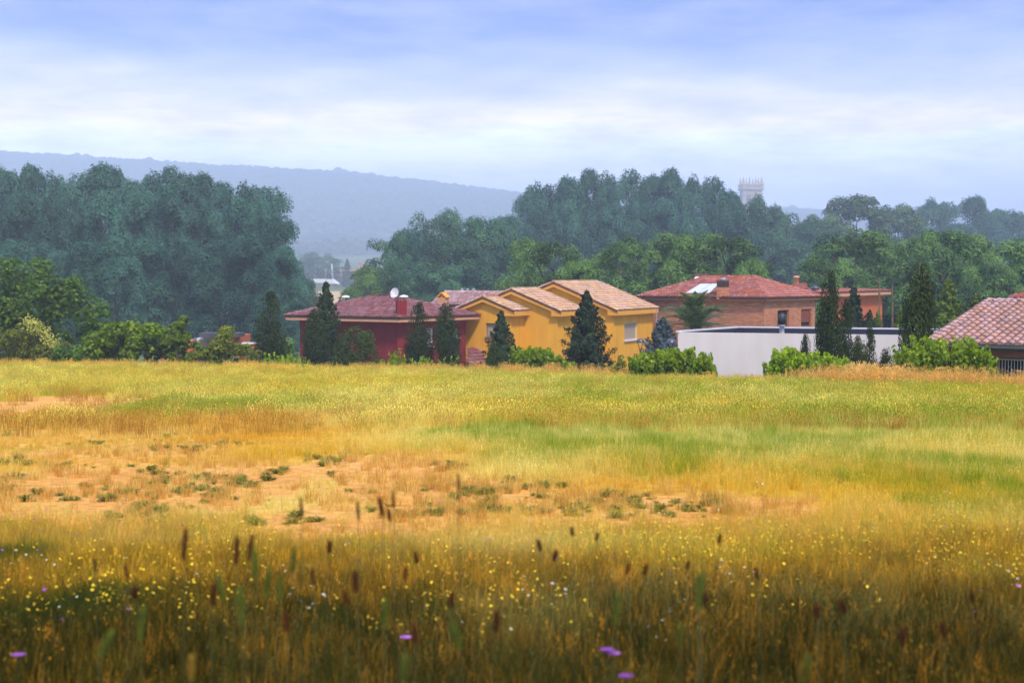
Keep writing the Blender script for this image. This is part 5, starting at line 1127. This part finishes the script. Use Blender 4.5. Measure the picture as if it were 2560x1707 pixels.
# flowers of the near meadow
x, y = zone(4500, 4.8, 10, .2, 1.3); dn = fbm(x * 1.3 + 70, y * 1.0 + 11); wgt = smooth((9.2 - y) / 2.2) * smooth((y - 4.2) / 2.0) * (dn ** 4) * 9 * (.4 + .6 * smooth((y - 5.5) / 1.5)); k = rng.random(len(x)) < wgt; x, y = x[k], y[k]
c, *_ = grass_colour(x, y, rng.random(len(x)), rng.random(len(x))); emit(x, y, np.full(len(x), 5), rng.uniform(.5, .8, len(x)) * (1 - .35 * smooth((y - 5) / 3.6)), c * np.array([.8, 1.1, .8]))
x, y = zone(90, 4.8, 12.5, .4, 1.3); c, *_ = grass_colour(x, y, rng.random(len(x)), rng.random(len(x))); emit(x, y, np.full(len(x), 6), rng.uniform(.55, .85, len(x)) * (1 - .3 * smooth((y - 5) / 3.6)), c * .8)
x, y = zone(60, 12, 34, .4, 1.3); c, *_ = grass_colour(x, y, rng.random(len(x)), rng.random(len(x))); emit(x, y, np.full(len(x), 6), rng.uniform(.3, .5, len(x)), c * .8)
x, y = zone(160, 4.8, 11.0, .4, 1.3); c, *_ = grass_colour(x, y, rng.random(len(x)), rng.random(len(x))); emit(x, y, np.full(len(x), 7), rng.uniform(.5, .8, len(x)) * (1 - .35 * smooth((y - 5) / 3.6)), c * .8)
# low dark weeds on the bare ground
x, y = zone(11000, 8, 24, .3, 1.3); soil, green, dry, near, n1, n2 = maps(x, y); cl = fbm(x * 1.7 + 8, y * 1.2 + 2); k = (rng.random(len(x)) < np.clip(soil + dry * .5, 0, 1) * smooth((cl - .55) / .06)); x, y = x[k], y[k]
c = lerp(np.broadcast_to(np.array([.21, .23, .02]), x.shape + (3,)), np.array([.34, .28, .04]), rng.random(len(x))); emit(x, y, np.where(rng.random(len(x)) < .45, 8, np.where(rng.random(len(x)) < .5, 2, 9)), rng.uniform(.15, .42, len(x)), c, 0, .9)
x, y = zone(5000, 17, 70, .4, 1.3); k = rng.random(len(x)) < fbm(x * .5 + 7, y * .4 + 70) * 1.5 - .3; x, y = x[k], y[k]
c = lerp(np.broadcast_to(np.array([.34, .15, .02]), x.shape + (3,)), np.array([.52, .34, .04]), rng.random(len(x))); emit(x, y, np.full(len(x), 12), rng.uniform(.35, .6, len(x)), c, 0, 1.25)
x, y = zone(20000, 7.5, 26, .3, 1.3); soil, green, dry, near, n1, n2 = maps(x, y); cl = fbm(x * 2.6 + 80, y * 2.2 + 21); k = (rng.random(len(x)) < np.clip(soil * 1.2, 0, 1) * smooth((cl - .40) / .14)) & (rng.random(len(x)) > near); x, y = x[k], y[k]
c = lerp(np.broadcast_to(np.array([.78, .56, .14]), x.shape + (3,)), np.array([.52, .26, .035]), rng.random(len(x))); emit(x, y, rng.integers(0, 3, len(x)), rng.uniform(.20, .55, len(x)), c)
emit_all = scatter('grass', np.concatenate(PP), np.concatenate(II), np.concatenate(RR), np.concatenate(SS), np.concatenate(TT_), K)
# dry weeds along the far edge
PP, II, RR, SS, TT_ = [], [], [], [], []
def weeds(px0, px1, n, s, c1, c2, back=1.6, h=1.0):
    px = rng.uniform(px0, px1, n); y0 = 60.0; x = (px - 1280) / F * y0
    for _ in range(6): y = edge(x) - rng.uniform(0, .01); x = (px - 1280) / F * y
    y = y - back * rng.random(n) + .3; x = (px - 1280) / F * y; cl = fbm(x * .9, y * 0 + 3) ; k = rng.random(n) < cl * 1.7 - .15; x, y = x[k], y[k]; m = len(x)
    z = terr(x, y); PP.append(np.stack([x, y, z], -1)); II.append(np.where(rng.random(m) < .5, 14, 15)); RR.append(np.stack([0 * x, 0 * x, rng.random(m) * 6.28], -1)); sc = s * rng.uniform(.6, 1.2, m); SS.append(np.stack([sc, sc, sc * h], -1)); TT_.append(lerp(np.broadcast_to(np.array(c1), (m, 3)), np.array(c2), rng.random(m)))
GOLD, TAN, YEL, GRN = (.76, .47, .09), (.62, .36, .10), (.62, .46, .06), (.26, .32, .02)
weeds(1960, 2480, 330, .78, GOLD, TAN, 2.0); weeds(2120, 2260, 120, .85, GOLD, (.8, .55, .2)); weeds(2440, 2700, 120, .7, GOLD, TAN)
weeds(1180, 1600, 150, .62, GOLD, TAN); weeds(700, 1180, 380, .5, TAN, YEL); weeds(-150, 700, 700, .55, YEL, GOLD); weeds(-150, 1250, 500, .42, YEL, GRN); weeds(1640, 1960, 130, .42, GOLD, YEL); weeds(1250, 2500, 380, .3, YEL, GRN, 3.0); weeds(-300, 2700, 2600, .26, YEL, GOLD, 4.5)
scatter('dry_weeds', np.concatenate(PP), np.concatenate(II), np.concatenate(RR), np.concatenate(SS), np.concatenate(TT_), K)
# trees of the hill
hx = MB(); 
def blob(r):
    n = 90; d = nrm(r.normal(size=(n, 3))); d[:, 2] = np.abs(d[:, 2]) * 1.1 - .25; P = d * (4.2 * (.8 + .3 * r.random(n)))[:, None] + [0, 0, 5.0]
    V, q = leaves(P, d, 2.6, .9, .1, None, r); return fast_mesh('crown', V, q, v=np.repeat(r.random(n), 4), mats=[M['farwood']])
bl = [blob(r) for _ in range(4)]
n = 46000; yy = 2700 + 1530 * rng.random(n) ** .8; xx = (rng.random(n) * 2 - 1) * .42 * yy * 1.15
mist_patch = smooth((fbm(xx * .003 + 4, yy * .003 + 1) - .53) * 9) * smooth((3200 - yy) / 200); k = rng.random(n) > mist_patch * 1.2; xx, yy = xx[k], yy[k]
n2_ = 1500; yr = rng.uniform(4180, 4270, n2_); xr = (rng.random(n2_) * 2 - 1) * .42 * yr * 1.15; kk = fbm(xr * .012, yr * 0 + 5) > .45; xx = np.concatenate([xx, xr[kk]]); yy = np.concatenate([yy, yr[kk]])
n3 = 3500; y3 = rng.uniform(1750, 2350, n3); x3 = (rng.random(n3) * 2 - 1) * .42 * y3; k3 = fbm(x3 * .006 + 60, y3 * .01) > .52; nr_ = len(xx); xx = np.concatenate([xx, x3[k3]]); yy = np.concatenate([yy, y3[k3]])
m = len(xx); s = rng.uniform(1.3, 2.5, m); s[(yy > 4180)] *= rng.uniform(.7, 1.1, (yy > 4180).sum()) * (.6 + 1.2 * fbm(xx[yy > 4180] * .02, yy[yy > 4180] * 0 + 9))
scatter('woods', np.stack([xx, yy, terr(xx, yy) - 1], -1), rng.integers(0, 4, m), np.stack([0 * xx, 0 * xx, rng.random(m) * 6.28], -1), np.stack([s, s, s * rng.uniform(.8, 1.3, m)], -1), np.ones((m, 3)), bl)

# ------------------------------------------------------------------ near ears, blossoms, litter
M['ear_brown'] = pmat('brown_seed_head', (.15, .045, .010), (.09, .028, .008), 60, .9); M['ear_green'] = pmat('green_barley_ear', (.16, .20, .02), (.09, .13, .015), 60, .8); M['stem'] = pmat('olive_stem', (.05, .055, .008), (.035, .035, .006), 20, .8); M['ear_gold'] = pmat('ripe_ear', (.42, .27, .03), (.30, .18, .02), 50, .85)
def ear(label, px, py0, py1, D, w_, mat, grp, lean=0.0):
    """a seed head spanning py0..py1 in the photograph at distance D, on a stem from the ground"""
    a = wpt(px, py1, D); b = wpt(px + lean, py0, D); gz = field_zz(np.array([a.x]), np.array([D]))[0]; base = Vector((a.x - lean / F * D * .6 + random.uniform(-.03, .03), D + random.uniform(-.03, .03), float(gz)))
    t = thing('grass_ear', label, 'grass ear', base, grp); MB().tube([base, (base + a) / 2 + Vector((0, 0, .05)), a], [.0014, .0011, .0009], 5).build('stem', M['stem'], t, True)
    L_ = (b - a).length; d = (b - a).normalized(); s1 = d.orthogonal().normalized(); s2 = d.cross(s1); r_ = w_ / 2 / F * D; m = MB()
    m.tube([a, a + d * L_ * .5, b], [r_ * .35, r_ * .4, r_ * .15], 6)
    rr = random.Random(px); k = 34
    for i in range(k):
        t_ = (i + .5) / k; an = i * 2.4; env_ = math.sin(math.pi * min(1, t_ * .85 + .12)) ** .6; o = s1 * math.cos(an) + s2 * math.sin(an); c = a + d * L_ * t_ + o * r_ * .35 * env_
        tip = c + o * r_ * .75 * env_ + d * L_ * .16; w = d.cross(o).normalized() * r_ * .38
        m.add([c - w - d * .002, c + w - d * .002, tip + w * .3, tip - w * .3], [(0, 1, 2, 3)]); m.add([c - o * .001, c + d * L_ * .07 + w * .9 + o * r_ * .4, tip], [(0, 1, 2)])
    m.build('head', mat, t)
gb = 'brown seed heads in the near grass'; lb = 'out-of-focus brown seed head on a thin stem close to the camera'
for px, a, b, D, w_ in [(458, 1326, 1402, 2.9, 19), (590, 1345, 1412, 3.0, 18), (622, 1342, 1400, 3.1, 16), (957, 1248, 1290, 3.2, 17), (975, 1272, 1300, 3.3, 14), (754, 1245, 1288, 3.3, 10), (897, 1256, 1300, 3.3, 11), (984, 1228, 1272, 3.4, 9), (1147, 1188, 1226, 3.6, 9), (530, 1460, 1516, 2.6, 20), (890, 1430, 1480, 2.7, 22), (868, 1478, 1512, 2.6, 17), (785, 1425, 1462, 2.8, 15), (1042, 1380, 1410, 3.1, 15), (1012, 1418, 1450, 3.0, 14), (822, 1352, 1382, 3.2, 17), (1352, 1350, 1378, 3.4, 15), (1432, 1318, 1340, 3.5, 13), (1384, 1376, 1404, 3.3, 16), (1566, 1410, 1436, 3.2, 13), (1610, 1412, 1440, 3.2, 14), (1718, 1402, 1424, 3.3, 12), (1895, 1420, 1448, 3.2, 14), (1797, 1334, 1358, 3.6, 12), (1240, 1530, 1580, 2.5, 24), (1128, 1480, 1520, 2.7, 20), (320, 1412, 1446, 3.1, 13), (240, 1398, 1428, 3.2, 12), (335, 1468, 1500, 2.8, 20), (2042, 1510, 1545, 2.7, 17), (2110, 1500, 1530, 2.8, 22), (2260, 1570, 1610, 2.5, 22), (2360, 1555, 1590, 2.6, 20), (1040, 1560, 1610, 2.4, 22), (720, 1530, 1580, 2.5, 20), (1490, 1330, 1352, 3.5, 12), (1760, 1480, 1512, 2.9, 16), (2430, 1480, 1506, 3.0, 14)]:
    ear(lb, px, a, b, D, w_, M['ear_brown'], gb, random.uniform(-8, 8))
gg = 'green ears in the near grass'; lg = 'out-of-focus green ear rising close to the camera'
for px, a, b, D, w_, ln in [(640, 1372, 1450, 2.6, 20, -4), (732, 1370, 1432, 2.8, 18, 4), (664, 1425, 1490, 2.6, 22, 8), (698, 1440, 1500, 2.6, 18, 5), (560, 1440, 1500, 2.7, 20, -14), (605, 1470, 1560, 2.4, 24, -6), (1745, 1438, 1522, 2.7, 20, 14), (1740, 1436, 1470, 2.9, 12, 10), (1540, 1488, 1556, 2.6, 20, 6), (960, 1500, 1570, 2.5, 22, 4), (1150, 1560, 1620, 2.4, 26, -18), (350, 1520, 1600, 2.4, 24, 8), (250, 1580, 1640, 2.3, 26, 30), (1010, 1640, 1700, 2.2, 26, 6), (2010, 1640, 1700, 2.2, 26, 12), (1700, 1560, 1610, 2.5, 18, 4)]:
    ear(lg, px, a, b, D, w_, M['ear_green'], gg, ln)
for px, a, b, D, w_, ln, lb in [(478, 1640, 1700, 2.2, 24, 2, 'golden blurred ear at the bottom edge, left of the middle'), (2000, 1660, 1700, 2.2, 26, 10, 'golden blurred ear at the bottom edge on the right'), (1750, 1528, 1560, 2.6, 22, 10, 'golden blurred ear just below the leaning green one')]:
    ear(lb, px, a, b, D, w_, M['ear_gold'], 'ripe ears', ln)
def blossom(label, px, py, D, w_, grp='mauve blossoms of the near meadow'):
    c = wpt(px, py, D); gz = float(field_zz(np.array([c.x]), np.array([D]))[0]); t = thing('mauve_flower', label, 'flower', (c.x, D, gz), grp); r_ = w_ * .8 / 2 / F * D; m = MB()
    for i in range(11):
        an = i * 2 * math.pi / 11; o = Vector((math.cos(an), math.sin(an), .45)).normalized(); s = Vector((-math.sin(an), math.cos(an), 0)) * r_ * .26
        m.add([c, c + o * r_ * .6 + s, c + o * r_, c + o * r_ * .6 - s], [(0, 1, 2, 3)])
    m.lathe(c - UP * r_ * .5, [(.15 * r_, 0), (.38 * r_, r_ * .3), (.3 * r_, r_ * .75), (.02, r_ * .85)], 8); m.build('petals', M['pflower'], t)
    MB().tube([(c.x, D, gz), c - UP * r_ * .5], .0022, 5).build('stem', M['stem'], t)
lbm = 'small mauve flower standing in the near meadow'
for px, py, D, w_ in [(70, 1386, 7.2, 10), (170, 1396, 7.2, 12), (188, 1395, 7.3, 11), (282, 1364, 7.6, 8), (306, 1391, 7.2, 10), (379, 1410, 6.9, 9), (564, 1420, 6.6, 10), (615, 1450, 6.4, 10), (609, 1462, 6.3, 8), (598, 1478, 6.1, 13), (149, 1465, 6.2, 9), (1064, 1517, 5.6, 13), (1507, 1480, 6.0, 10), (1507, 1503, 5.8, 12), (1637, 1468, 6.1, 12), (1665, 1470, 6.1, 7), (1800, 1525, 5.6, 11), (1606, 1552, 5.4, 12), (2418, 1520, 5.6, 14), (1080, 1408, 6.9, 8), (1055, 1392, 7.2, 7), (2106, 1484, 6.0, 9), (2150, 1494, 5.9, 9), (455, 1527, 5.6, 10), (1500, 1500, 5.9, 8)]:
    blossom(lbm, px, py, D, w_)
blossom('largest mauve flower, blurred near the bottom right of the middle', 1518, 1626, 3.6, 30); blossom('second bloom drooping beside the largest mauve flower', 1533, 1634, 3.6, 22); blossom('tall mauve flower head at the bottom, left of the middle', 1014, 1593, 4.4, 15); blossom('dark pink flower at the very bottom edge', 1565, 1690, 3.4, 20); blossom('dull pink flower low at the left', 46, 1636, 3.8, 12)
# white litter
x, D = hit(240, 1338, 4, 60); o = MB(); rr = random.Random(4); n_ = 9; vs = [];
for j in range(5):
    for i in range(n_): vs.append((x - .085 + .17 * i / (n_ - 1) + rr.uniform(-.006, .006), D - .05 + .1 * j / 4 + rr.uniform(-.01, .01), float(tz(x, D)) + .055 + .028 * math.sin(math.pi * i / (n_ - 1)) * (1 - abs(j - 2) / 3) + rr.uniform(-.008, .008)))
o.add(vs, [(j * n_ + i, j * n_ + i + 1, (j + 1) * n_ + i + 1, (j + 1) * n_ + i) for j in range(4) for i in range(n_ - 1)]); ob_ = o.build('litter', M['whitep'], origin=(x, D, tz(x, D))); tag(ob_, 'crumpled white plastic scrap lying in the dry grass', 'litter')

# prototypes that were never placed are dropped; each tree's label is its own
for k, p in list(PROTO.items()):
    if not p.get('used'):
        for c in list(p.children): bpy.data.objects.remove(c)
        bpy.data.objects.remove(p)
for o in bpy.data.objects:
    if 'used' in o: del o['used']
